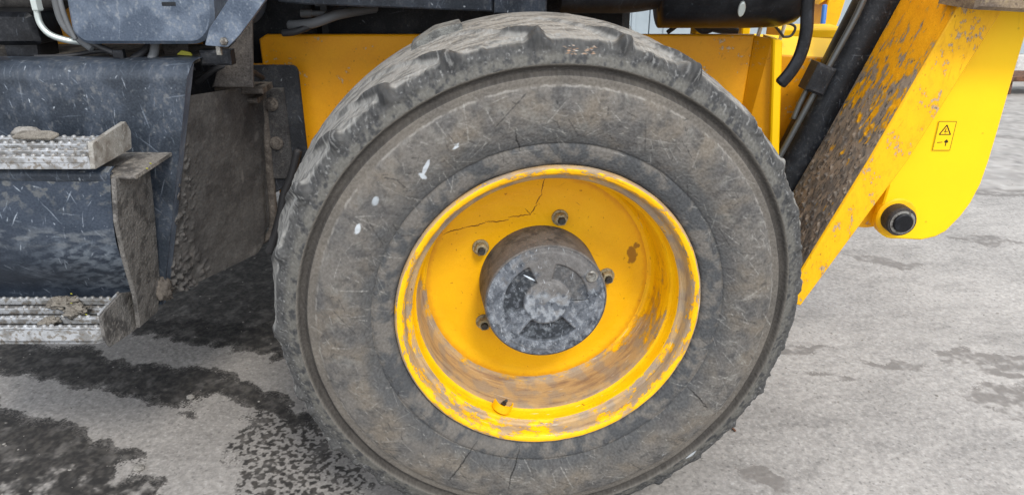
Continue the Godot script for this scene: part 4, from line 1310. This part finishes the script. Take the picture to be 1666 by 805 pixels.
func build_frame() -> void:
	var fr := part_node("chassis", machine)
	fr.set_meta("label", "yellow steel chassis rail behind the wheel, scratched, its yellow darkened with painted shade")
	obj("main_rail", plate(V([-0.60, 0.852, -0.585, 0.861, 0.444, 0.861, 0.424, 0.45, -0.60, 0.45]), -0.50, -0.52, 0.003), M.yellow_shaded, fr)
	obj("rail_web", plate(V([-1.6, 0.80, -0.60, 0.80, -0.60, 0.58, -1.6, 0.58]), -0.505, -0.52, 0.003), M.yellow_shaded, fr)
	obj("rail_top", box_mesh(Vector3(-1.6, 0.80, -0.58), Vector3(-0.75, 0.925, -0.50), 0.004), M.yellow_shaded, fr)
	# facet that turns out to the upright flange
	var st := begin()
	quad(st, Vector3(0.424, 0.45, -0.502), Vector3(0.512, 0.45, -0.462), Vector3(0.468, 0.857, -0.462), Vector3(0.444, 0.859, -0.502))
	quad(st, Vector3(0.512, 0.45, -0.475), Vector3(0.424, 0.45, -0.515), Vector3(0.444, 0.859, -0.515), Vector3(0.468, 0.857, -0.475))
	quad(st, Vector3(0.444, 0.859, -0.502), Vector3(0.468, 0.857, -0.462), Vector3(0.468, 0.857, -0.475), Vector3(0.444, 0.859, -0.515))
	obj("turned_web", done(st), M.yellow_shaded, fr)
	obj("upright_flange", plate(V([0.466, 0.860, 0.485, 0.856, 0.531, 0.45, 0.511, 0.45]), -0.447, -0.52, 0.003), M.yellow_clean, fr)
	var ax := obj("front_box", plate(V([0.485, 0.815, 0.75, 0.80, 0.75, 0.42, 0.50, 0.42]), -0.545, -0.56, 0.003), M.yellow_shaded, fr)
	var top := begin()
	quad(top, Vector3(0.485, 0.814, -0.548), Vector3(0.75, 0.800, -0.548), Vector3(0.75, 0.830, -0.64), Vector3(0.485, 0.846, -0.64))
	quad(top, Vector3(0.75, 0.79, -0.56), Vector3(0.485, 0.80, -0.56), Vector3(0.485, 0.836, -0.64), Vector3(0.75, 0.820, -0.64))
	obj("box_top", done(top), M.yellow_clean, ax)  # brighter yellow puts the light on the box top into its paint
	obj("cross_bar", box_mesh(Vector3(0.565, 0.826, -0.80), Vector3(0.72, 0.850, -0.70), 0.004), M.yellow_clean, fr)
	obj("upright_post", box_mesh(Vector3(0.488, 0.72, -0.78), Vector3(0.508, 0.86, -0.74), 0.003), M.yellow_clean, fr)
	obj("inner_bracket", box_mesh(Vector3(0.365, 0.82, -0.75), Vector3(0.395, 0.895, -0.70), 0.003), M.yellow_clean, fr)
	# far rail, belly and axle give the frame its body and its shade
	obj("far_rail", box_mesh(Vector3(-1.6, 0.55, -1.42), Vector3(0.30, 0.64, -1.38), 0.004), M.yellow, fr)
	obj("belly", box_mesh(Vector3(-1.6, 0.50, -1.36), Vector3(-0.10, 0.90, -0.70), 0.01), M.charcoal, fr)
	obj("axle", tube([Vector3(0, 0.465, -0.14), Vector3(0, 0.465, -0.40), Vector3(0, 0.465, -0.95), Vector3(0, 0.465, -1.60)], 0.085, 20, 4), M.charcoal, fr)
	obj("far_tank", box_mesh(Vector3(-1.7, 0.42, -1.95), Vector3(-0.62, 0.84, -1.48), 0.02), M.charcoal, fr)

	var hood := part_node("engine_cover", machine)
	hood.set_meta("label", "dark blue-black underside panels of the hood above the wheel")
	obj("skirt_panel", plate(V([-0.52, 1.25, -0.52, 0.935, -0.464, 0.930, -0.104, 0.917, -0.104, 1.25]), -0.40, -0.43, 0.003), M.black_dim, hood)
	obj("skirt_panel", plate(V([-0.102, 1.25, -0.102, 0.9145, 0.000, 0.911, 0.000, 1.25]), -0.392, -0.43, 0.003), M.black_dim, hood)
	var tray := grid(40, 24, func(u: float, v: float) -> Vector3:
		var x := lerpf(0.03, 0.37, u)
		var a := lerpf(-0.2, PI * 0.5, v)
		var y0 := 0.905 + 0.03 * ss(0.35, 1.0, u)
		return Vector3(x, y0 + 0.05 * (1.0 - cos(PI * 0.5 - a)) + (0.0 if v > 0.12 else 0.10), -0.50 + 0.10 * sin(PI * 0.5 - a) * 1.0), false, false)
	obj("under_tray", tray, M.charcoal, hood)
	obj("tray_body", box_mesh(Vector3(0.01, 0.955, -0.75), Vector3(0.38, 1.25, -0.43), 0.01), M.charcoal, hood)
	# bodywork above, out of the picture, that shades what is below
	obj("hood_body", box_mesh(Vector3(-0.52, 1.03, -1.45), Vector3(0.47, 1.62, -0.24), 0.03), M.yellow, hood)
	obj("cab_body", box_mesh(Vector3(-1.75, 1.12, -1.80), Vector3(-0.56, 2.4, -0.10), 0.03), M.charcoal, hood)
	obj("dark_backing", box_mesh(Vector3(-0.50, 0.80, -1.2), Vector3(0.20, 1.05, -0.62), 0.02), M.charcoal, hood)  # black backing added to make the inside under the hood dark
	# rounded air reservoir at right, a silver disc giving the light through its hole
	var tank := obj("air_reservoir", lathe(V([0.0, 0.0, 0.035, 0.002, 0.065, 0.012, 0.084, 0.032, 0.092, 0.06, 0.094, 0.12, 0.094, 0.30, 0.0, 0.31]), 48, true), M.gloss_black, hood, Vector3(0.530, 0.974, -0.46))
	tank.rotation = Vector3(0, -PI / 2, 0)
	obj("lit_hole", turned(V([0.010, 0.0, 0.010, 0.003, 0.0085, 0.004, 0.0, 0.004]), 20, Transform3D(Basis(Vector3(1, 0, 0), 0.5).scaled(Vector3(0.7, 1.6, 1)), Vector3(0.372, 0.926, -0.376))), M.silver, hood)
	var hang := part_node("hanging_hoses", machine)
	obj("hose", tube([Vector3(0.25, 0.91, -0.52), Vector3(0.31, 0.89, -0.53), Vector3(0.345, 0.865, -0.54), Vector3(0.38, 0.885, -0.54), Vector3(0.39, 0.93, -0.54)], 0.008, 10, 6), M.hose, hang)
	obj("hose", tube([Vector3(0.29, 0.955, -0.53), Vector3(0.315, 0.91, -0.54), Vector3(0.355, 0.875, -0.54), Vector3(0.42, 0.862, -0.56)], 0.010, 10, 6), M.hose, hang)
	obj("hose", tube([Vector3(0.27, 0.86, -0.55), Vector3(0.30, 0.885, -0.55), Vector3(0.33, 0.93, -0.54)], 0.005, 8, 6), M.hose, hang)
	obj("cable", tube([Vector3(0.46, 0.855, -0.53), Vector3(0.47, 0.895, -0.53), Vector3(0.495, 0.905, -0.54), Vector3(0.52, 0.885, -0.55), Vector3(0.522, 0.84, -0.57)], 0.0042, 8, 8), M.white_cable, hang)
	obj("cable", tube([Vector3(0.45, 0.885, -0.56), Vector3(0.49, 0.880, -0.55), Vector3(0.525, 0.85, -0.56)], 0.003, 8, 6), M.hose, hang)
	obj("cable", tube([Vector3(0.525, 0.848, -0.57), Vector3(0.545, 0.850, -0.57), Vector3(0.552, 0.868, -0.57), Vector3(0.535, 0.876, -0.57), Vector3(0.51, 0.872, -0.57)], 0.0028, 8, 6), M.hose, hang)
	obj("clip", box_mesh(Vector3(0.30, 0.893, -0.50), Vector3(0.318, 0.899, -0.49), 0.001), M.silver, hang)
	var lever := obj("curved_stay", tube([Vector3(0.468, 1.05, -0.30), Vector3(0.468, 0.947, -0.30), Vector3(0.473, 0.893, -0.30), Vector3(0.469, 0.852, -0.30), Vector3(0.457, 0.822, -0.30), Vector3(0.440, 0.798, -0.30)], 0.0128, 14, 8, 0.75), M.gloss_black, machine)
	lever.set_meta("label", "curved black stay bar hanging between hood and lift arm")

# ---------------------------------------------------------------- lift arm at right

func build_arm() -> void:
	var arm := part_node("lift_arm", machine)
	arm.set_meta("label", "yellow box-section lift arm, its inner face caked with mud")
	var st := begin()
	prism(st, V([0.772, 1.10, 0.858, 1.10, 0.685, 0.663, 0.529, 0.352, 0.487, 0.36, 0.609, 0.663]), -0.25, -0.45, 0.003)
	obj("arm_beam", done(st), M.yellow_worn, arm)
	# muddy face: a caked skin on the face that looks at the tyre
	var A: PackedByteArray = bank.a
	var B: PackedByteArray = bank.b
	var C: PackedByteArray = bank.c
	var D: PackedByteArray = bank.d
	var im := picture(512, 1400, func(x: int, y: int) -> Color:
		var t := y / 1400.0
		var a := at(A, x * 1.2, y * 1.2)
		var b := at(B, x * 1.2, y * 0.6)
		var d := at(D, x, y * 0.7)
		var c := at(C, x, y)
		var col := rgb(240, 170, 8).lerp(rgb(224, 152, 10), a)
		var k := b * 0.55 + d * 0.20 + c * 0.08 + 0.06 + (a - 0.5) * 0.6
		var e := lerpf(0.70, 0.08, ss(0.18, 0.72, t))
		col = col.lerp(rgb(190, 145, 62), 0.6 * ss(e - 0.06, e, k))
		var mud := rgb(152, 137, 120).lerp(rgb(116, 109, 101), ss(0.45, 0.75, t * 0.6 + (at(A, x * 2.0 + 90, y * 2.0) - 0.3) * 0.8))
		mud = mud.lerp(rgb(74, 70, 66), 0.75 * ss(0.54, 0.70, d * 0.5 + at(B, x + 300, y) * 0.5 + (t - 0.6) * 0.2))
		col = col.lerp(mud, ss(e, e + 0.12, k))
		var f := (c - 0.5) * 0.10
		return Color(col.r + f, col.g + f, col.b + f * 0.8))
	specks(im, 260, 1.5, 7.0, rgb(84, 70, 60), 0.75, 71)
	specks(im, 200, 1.0, 5.0, rgb(178, 160, 146), 0.6, 72)
	var n1 := noise(73, 30.0, 4)
	var n2 := noise(74, 75.0, 3)
	var face := grid(70, 240, func(u: float, v: float) -> Vector3:
		var p := Vector3(0.7712, 1.10, 0).lerp(Vector3(0.4862, 0.36, 0), v)
		if v > 0.5:
			p = Vector3(0.6082, 0.663, 0).lerp(Vector3(0.4862, 0.36, 0), (v - 0.59) / 0.41) if v > 0.59 else Vector3(0.7712, 1.10, 0).lerp(Vector3(0.6082, 0.663, 0), v / 0.59)
		else:
			p = Vector3(0.7712, 1.10, 0).lerp(Vector3(0.6082, 0.663, 0), v / 0.59)
		p.z = lerpf(-0.252, -0.449, u)
		var q := p * 1.0
		var d := 0.0004 + 0.0016 * maxf(0.0, n1.get_noise_3dv(q)) + 0.005 * ss(0.22, 0.6, n2.get_noise_3dv(q) + 0.25 * n1.get_noise_3dv(q)) * ss(0.25, 0.75, v)
		return p + Vector3(-0.934, 0.358, 0) * d * ss(0.0, 0.05, u) * ss(1.0, 0.95, u)
	, false, true)
	obj("muddy_face", face, mat(tex(im), 0.9, 0.0), arm)
	obj("beam_toe", plate(rounded(V([0.535, 0.372, 0.548, 0.366, 0.540, 0.344, 0.515, 0.330, 0.50, 0.34, 0.515, 0.36]), 0.004, 3), -0.31, -0.36, 0.003), M.yellow_clean, arm)
	# hanger plate with its pivot pin
	var hp := part_node("pivot_plate", machine)
	hp.set_meta("label", "bright yellow pivot plate with warning decal and black pin")
	var outline := PackedVector2Array([Vector2(0.66, 0.66), Vector2(0.672, 0.60)])
	for i in 9:
		var t := deg_to_rad(160.0 + i * 15.0)
		outline.append(Vector2(0.706 + 0.041 * cos(t), 0.530 + 0.041 * sin(t)))
	for q in [[0.763, 0.487], [0.790, 0.494], [0.808, 0.506], [0.830, 0.538], [0.843, 0.566], [0.853, 0.606], [0.857, 0.654], [0.859, 0.72], [0.860, 0.785], [0.863, 0.885], [0.872, 1.02], [0.76, 1.02]]:
		outline.append(Vector2(q[0], q[1]))
	obj("hanger", plate(outline, -0.278, -0.304, 0.003), M.yellow_clean, hp)
	obj("pin_boss", turned(V([0.041, -0.006, 0.040, 0.003, 0.037, 0.006, 0.028, 0.007]), 48, Transform3D(Basis(), Vector3(0.700, 0.537, -0.280))), M.yellow, hp)
	var pin := begin()
	var pf := Transform3D(Basis(), Vector3(0.697, 0.538, -0.278))
	turned_on(pin, V([0.0295, 0.0, 0.0295, 0.028, 0.0275, 0.032, 0.0235, 0.0325]), 56, pf)
	obj("pivot_pin", done(pin), M.pin_rust, hp)
	obj("pin_ring", turned(V([0.0240, 0.0305, 0.0240, 0.0340, 0.0195, 0.0345]), 56, pf), M.steel, hp)
	obj("pin_cap", turned(V([0.0195, 0.0340, 0.0190, 0.0380, 0.0170, 0.0400, 0.0, 0.0403]), 56, pf), M.gloss_black, hp)
	obj("link_ear", plate(rounded(V([0.612, 0.57, 0.69, 0.56, 0.69, 0.502, 0.665, 0.498, 0.625, 0.502, 0.605, 0.52]), 0.01, 4), -0.315, -0.345, 0.003), M.yellow_worn, hp)
	# decal: outlined sign with a warning triangle and a lever mark
	var dec := Image.create(192, 320, false, Image.FORMAT_RGB8)
	dec.fill(Color(0.965, 0.765, 0.01))
	var r := RandomNumberGenerator.new()
	r.seed = 5
	var ink := rgb(44, 36, 14)
	var ln := func(a: Vector2, b: Vector2, w: float) -> void:
		var k := int(a.distance_to(b))
		for i in k + 1:
			var p := a.lerp(b, float(i) / maxi(k, 1))
			dec.fill_rect(Rect2i(int(p.x - w / 2), int(p.y - w / 2), int(w), int(w)), ink)
	for q in [[6, 6, 186, 6], [186, 6, 186, 314], [186, 314, 6, 314], [6, 314, 6, 6]]:
		ln.call(Vector2(q[0], q[1]), Vector2(q[2], q[3]), 6)
	for q in [[96, 44, 154, 144], [154, 144, 38, 144], [38, 144, 96, 44]]:
		ln.call(Vector2(q[0], q[1]), Vector2(q[2], q[3]), 10)
	ln.call(Vector2(96, 82), Vector2(92, 116), 9)
	ln.call(Vector2(84, 112), Vector2(116, 112), 8)
	ln.call(Vector2(94, 130), Vector2(98, 130), 8)
	ln.call(Vector2(38, 232), Vector2(86, 226), 8)
	ln.call(Vector2(128, 204), Vector2(128, 262), 12)
	ln.call(Vector2(112, 222), Vector2(128, 202), 10)
	ln.call(Vector2(144, 222), Vector2(128, 202), 10)
	ln.call(Vector2(118, 226), Vector2(140, 226), 14)
	var dm := mat(tex(dec), 0.5)
	dm.texture_repeat = false
	var dg := grid(1, 1, func(u: float, v: float) -> Vector3: return Vector3(lerpf(0.7405, 0.7755, u), lerpf(0.7315, 0.6735, v), -0.2765), false, true)
	var d := obj("warning_decal", dg, dm, hp)
	d.set_meta("label", "small outlined warning sticker with a triangle above a lever sign")
	# bar across the top right
	var bar := obj("guard_bar", box_mesh(Vector3(-0.03, 0.0, -0.12), Vector3(0.6, 0.10, 0.0), 0.006, Transform3D(Basis(Vector3(0, 0, 1), -0.05), Vector3(0.725, 0.941, -0.17))), M.guard, machine)
	bar.set_meta("label", "grey-brown bar crossing above the lift arm")
	# hydraulic cylinder along the arm
	var cyl := part_node("lift_cylinder", machine)
	cyl.set_meta("label", "black hydraulic cylinder lying along the lift arm")
	var dir := Vector3(0.33, 0.944, 0).normalized()
	var base := Vector3(0.690, 0.914, -0.505)
	var cb := Basis(dir.cross(Vector3(0, 0, 1)).normalized(), Vector3(0, 0, 1), dir)
	cb = Basis(cb.x, dir.cross(cb.x), dir)
	var cf := Transform3D(cb, base - dir * 0.62)
	obj("barrel", lathe(V([0.0, 0.0, 0.048, 0.0, 0.051, 0.004, 0.051, 0.2, 0.051, 0.5, 0.051, 0.86, 0.048, 0.865, 0.0, 0.865]), 56), M.cyl_black, cyl).transform = cf
	obj("feed_pipe", tube([base + Vector3(-0.046, 0.12, 0.05), base + Vector3(-0.052, 0.02, 0.05), base + Vector3(-0.060, 0.005, 0.05) - dir * 0.15, base + Vector3(-0.068, 0.0, 0.05) - dir * 0.34], 0.0065, 10, 5), M.dark_steel, cyl)
	var clamp_at := base - dir * 0.165 + Vector3(-0.062, 0.02, 0.045)
	obj("pipe_clamp", box_mesh(Vector3(-0.020, -0.030, -0.03), Vector3(0.022, 0.030, 0.02), 0.005, Transform3D(Basis(Vector3(0, 0, 1), -0.34), clamp_at)), M.charcoal, cyl)
	obj("drain_pipe", tube([clamp_at + Vector3(-0.018, -0.02, 0.0), clamp_at + Vector3(-0.030, -0.055, 0.0), clamp_at + Vector3(-0.038, -0.085, 0.0)], 0.0055, 10, 4), M.dark_steel, cyl)
	# the far arm and its hose, seen through the gap
	var fa := part_node("far_lift_arm", machine)
	obj("arm_beam", plate(V([0.995, 1.2, 1.07, 1.2, 1.01, 0.80, 0.985, 0.70, 0.945, 0.70, 0.962, 0.86, 0.935, 0.84, 0.945, 0.88, 0.975, 0.92]), -1.42, -1.58, 0.004), M.yellow, fa)
	obj("cross_tube", box_mesh(Vector3(0.80, 0.70, -1.50), Vector3(1.3, 0.74, -1.42), 0.005), M.yellow_clean, fa)
	obj("blue_hose", tube([Vector3(0.935, 0.72, -1.38), Vector3(0.94, 0.78, -1.38), Vector3(0.945, 0.84, -1.40)], 0.008, 8, 5), M.blue_hose, fa)

func build_far_wheel() -> void:
	var w := part_node("far_wheel", machine)
	w.position = Vector3(0, 0.465, -1.92)
	w.rotation.y = STEER
	obj("tyre", lathe(V([0.258, 0.18, 0.30, 0.19, 0.40, 0.18, 0.445, 0.15, 0.465, 0.08, 0.465, -0.08, 0.445, -0.15, 0.40, -0.18, 0.258, -0.17]), 90), M.tyre_dust, w)
	obj("rim", lathe(V([0.258, 0.17, 0.23, 0.12, 0.21, -0.05, 0.0, -0.05]), 60), M.yellow, w)

# ---------------------------------------------------------------- yard

func build_yard() -> void:
	var wall := thing("workshop_wall", "pale grey metal-clad workshop wall across the back of the yard", "wall", Vector3(0, 0, -4.85))
	obj("plinth", box_mesh(Vector3(-9, 0, -0.3), Vector3(11, 0.17, 0.06), 0.01), M.concrete, wall)
	obj("backing", box_mesh(Vector3(-9, 0.17, -0.3), Vector3(11, 4.2, -0.03), 0.01), M.wall, wall)
	var sheet := begin()
	var w := 1.0
	box(sheet, Vector3(0.004, 0.17, -0.03), Vector3(w - 0.004, 4.1, 0.0), 0.003)
	for k in 4:
		box(sheet, Vector3(0.11 + k * 0.25, 0.175, 0.0), Vector3(0.14 + k * 0.25, 4.09, 0.012), 0.004)
	var sm := done(sheet)
	for k in 20:
		obj("cladding_sheet", sm, M.wall, wall, Vector3(-9.0 + k * w, 0, 0))
	var tr := thing("trestle", "low rusty steel trestle beside the plinth of the back wall", "trestle", Vector3(3.32, 0, -4.05))
	obj("trestle_top", box_mesh(Vector3(0.0, 0.10, -0.25), Vector3(1.3, 0.135, 0.0), 0.004), M.rust, tr)
	for q in [[0.10, -0.03], [1.2, -0.03], [0.10, -0.22], [1.2, -0.22]]:
		obj("leg", box_mesh(Vector3(q[0] - 0.008, 0.0, q[1] - 0.008), Vector3(q[0] + 0.008, 0.101, q[1] + 0.008), 0.002, Transform3D(Basis(Vector3(0, 0, 1), 0.08), Vector3(0.003, 0, 0))), M.rust, tr)
	# mud on the steps
	var m1 := obj("mud_lump", lump(Vector3(0.024, 0.009, 0.015), 81, 0.8, 44), M.dry_mud)
	m1.position = Vector3(-0.878, 0.446, -0.085)
	tag(m1, "wide flat lump of dry mud on the back of the lower step", "mud lump", "mud lumps on the lower step")
	var m2 := obj("mud_lump", lump(Vector3(0.018, 0.009, 0.017), 82, 0.9, 44), M.dry_mud)
	m2.position = Vector3(-0.838, 0.445, -0.055)
	tag(m2, "crumbly grey lump of mud in the middle of the lower step", "mud lump", "mud lumps on the lower step")
	var m3 := obj("mud_lump", lump(Vector3(0.013, 0.006, 0.012), 83, 0.9, 36), M.dry_mud)
	m3.position = Vector3(-0.868, 0.440, -0.026)
	tag(m3, "small crumb of mud at the front of the lower step", "mud lump", "mud lumps on the lower step")
	var flat := obj("mud_flake", plate(rounded(V([-0.045, -0.008, 0.022, -0.010, 0.030, 0.004, 0.012, 0.012, -0.036, 0.012]), 0.004, 3), 0.004, -0.003, 0.002, Transform3D(Basis(Vector3(1, 0, 0), -1.25), Vector3(-0.842, 0.752, -0.088))), M.dry_mud)
	tag(flat, "flat grey flake of dried mud lying on the upper step", "mud flake")
	var rnd := obj("round_stone", lump(Vector3(0.024, 0.010, 0.014), 84, 0.25), M.stone)
	rnd.position = Vector3(-0.885, 0.750, -0.118)
	tag(rnd, "smooth grey rounded stone at the back of the upper step", "stone")
	var c1 := obj("mud_clod", lump(Vector3(0.018, 0.026, 0.020), 85, 0.5), M.mud)
	c1.position = Vector3(-0.735, 0.436, -0.165)
	tag(c1, "brown clod of mud stuck under the front corner of the side tank", "mud lump")
	# things lying on the ground
	var tw := obj("twig", tube([Vector3(0.428, 0.004, -0.335), Vector3(0.437, 0.005, -0.318), Vector3(0.448, 0.004, -0.296)], 0.0028, 6, 3), M.rust)
	tag(tw, "short brown twig on the ground right of the wheel", "twig")
	var s1 := obj("stone", lump(Vector3(0.012, 0.006, 0.010), 86, 0.3), M.stone)
	s1.position = Vector3(-0.868, 0.004, -0.168)
	tag(s1, "pale flat stone in the wet patch at lower left", "stone")
	var s2 := obj("stone", lump(Vector3(0.010, 0.006, 0.008), 87, 0.3), M.stone)
	s2.position = Vector3(-0.862, 0.004, -0.43)
	tag(s2, "small pale stone on the edge of the long wet streak below the steps", "stone")
	var mm := MultiMesh.new()
	mm.transform_format = MultiMesh.TRANSFORM_3D
	mm.mesh = lump(Vector3(1, 0.6, 0.9), 88, 0.4, 10)
	var r := RandomNumberGenerator.new()
	r.seed = 90
	mm.instance_count = 3200
	for i in mm.instance_count:
		var p := Vector3(r.randf_range(-1.8, 2.4), 0.0, -2.2 + 2.5 * r.randf())
		var s := lerpf(0.0008, 0.0046, pow(r.randf(), 3.5))
		mm.set_instance_transform(i, Transform3D(Basis(Vector3.UP, r.randf() * TAU).scaled(Vector3(s, s * r.randf_range(0.5, 1.0), s * r.randf_range(0.6, 1.0))), p))
	var gv := MultiMeshInstance3D.new()
	gv.multimesh = mm
	gv.material_override = M.stone
	gv.name = "gravel"
	gv.set_meta("kind", "stuff")
	tag(gv, "tiny loose grit scattered over the yard", "gravel")
	add_child(gv, true)
	var seeds := begin()
	for q in [[-0.853, 0.452, -0.070], [-0.815, 0.443, -0.045], [-0.866, 0.458, -0.096], [-0.80, 0.444, -0.10], [-0.665, 0.7045, -0.062], [-0.672, 0.7045, -0.09]]:
		prism(seeds, rounded(V([-0.0032, 0.0, 0.0, -0.0011, 0.0032, 0.0, 0.0, 0.0011]), 0.0006, 2), 0.0006, -0.0006, 0.0002, Transform3D(Basis(Vector3(1, 0.3, 0.2).normalized(), -1.2), Vector3(q[0], q[1], q[2])))
	var sd := obj("seed_husks", done(seeds), M.lime)
	sd.set_meta("kind", "stuff")
	tag(sd, "tiny yellow-green seed husks scattered on the steps", "seeds")

func _ready() -> void:
	# camera, sky, sun, exposure
	var cam := Camera3D.new()
	cam.name = "camera"
	cam.position = Vector3(-0.0669, 1.062, 1.0984)
	cam.rotation.x = -0.4056
	cam.fov = 37.07
	cam.near = 0.05
	cam.far = 800.0
	add_child(cam)
	cam.current = true
	var env := Environment.new()
	env.background_mode = Environment.BG_SKY
	var sky := ProceduralSkyMaterial.new()
	sky.sky_top_color = Color(0.86, 0.89, 0.94)
	sky.sky_horizon_color = Color(0.92, 0.93, 0.94)
	sky.sky_curve = 0.2
	sky.ground_bottom_color = Color(0.45, 0.44, 0.43)
	sky.ground_horizon_color = Color(0.75, 0.75, 0.75)
	sky.sky_energy_multiplier = 1.0
	env.sky = Sky.new()
	env.sky.sky_material = sky
	env.tonemap_mode = Environment.TONE_MAPPER_LINEAR
	env.tonemap_exposure = 2.35
	env.sdfgi_enabled = true
	env.ssao_enabled = true
	env.ssil_enabled = true
	var we := WorldEnvironment.new()
	we.name = "world_environment"
	we.environment = env
	add_child(we)
	var sun := DirectionalLight3D.new()
	sun.name = "sun"
	sun.light_energy = 0.35
	sun.light_color = Color(1.0, 0.98, 0.95)
	sun.light_angular_distance = 14.0
	sun.shadow_enabled = true
	sun.sky_mode = DirectionalLight3D.SKY_MODE_LIGHT_ONLY
	add_child(sun)
	sun.look_at_from_position(Vector3(1.2, 3.2, 2.6), Vector3.ZERO)

	make_materials()
	M.alu_dull = mat(tex(tex_mud(rgb(150, 147, 140), rgb(116, 110, 102), rgb(176, 174, 168), 41)), 0.6, 0.3, M.bump, 0.06, 0.15)
	M.slat = mat(tex(tex_mud(rgb(118, 117, 114), rgb(86, 84, 81), rgb(142, 140, 136), 49)), 0.65, 0.3, M.bump, 0.06, 0.1)
	M.mud_light = mat(tex(tex_mud(rgb(104, 101, 97), rgb(66, 64, 62), rgb(126, 122, 117), 42)), 0.95, 0.32, M.bump, 0.3)
	var em := tex_mud(rgb(80, 78, 76), rgb(60, 58, 57), rgb(98, 95, 92), 47)
	scratches(em, 26, 30, 150, PI / 2, 0.35, rgb(124, 120, 116), 0.35, 9.0, 91)
	specks(em, 160, 3.0, 9.0, rgb(62, 58, 54), 0.6, 92)
	M.mud_end = mat(tex(em), 0.9, 0.7, M.bump, 0.08)
	M.mud_dark = mat(tex(tex_mud(rgb(84, 79, 75), rgb(60, 57, 54), rgb(104, 98, 92), 43)), 0.95, 0.5, M.bump, 0.1)
	M.charcoal_mud = mat(tex(tex_mud(rgb(62, 61, 61), rgb(48, 47, 47), rgb(78, 75, 72), 48)), 0.8, 0.5, M.bump, 0.06)
	M.black_dim = M.black
	var cyl := tex_black(rgb(20, 22, 26), rgb(34, 37, 42), rgb(84, 82, 80), 0.75, 51, 200)
	specks(cyl, 150, 5.0, 13.0, rgb(104, 104, 104), 0.55, 52)
	specks(cyl, 60, 3.0, 8.0, rgb(150, 150, 150), 0.5, 53)
	M.cyl_black = mat(tex(cyl), 0.45, 0.4, M.bump, 0.06)
	M.dark_steel = plain(rgb(92, 94, 94), 0.4, 0.5)
	M.pin_rust = mat(tex(tex_mud(rgb(58, 54, 52), rgb(38, 36, 36), rgb(96, 86, 70), 44)), 0.6, 0.12, M.grit, 0.05, 0.2)
	M.guard = mat(tex(tex_mud(rgb(128, 112, 92), rgb(92, 80, 70), rgb(150, 132, 100), 45)), 0.85, 0.4, M.bump, 0.08)
	build_ground()
	machine = thing("loader", "yellow and black construction loader with a large worn wheel, steps and lift arm", "construction machine")
	build_wheel()
	build_frame()
	build_tank()
	build_steps()
	build_cab_corner()
	build_arm()
	build_far_wheel()
	build_yard()
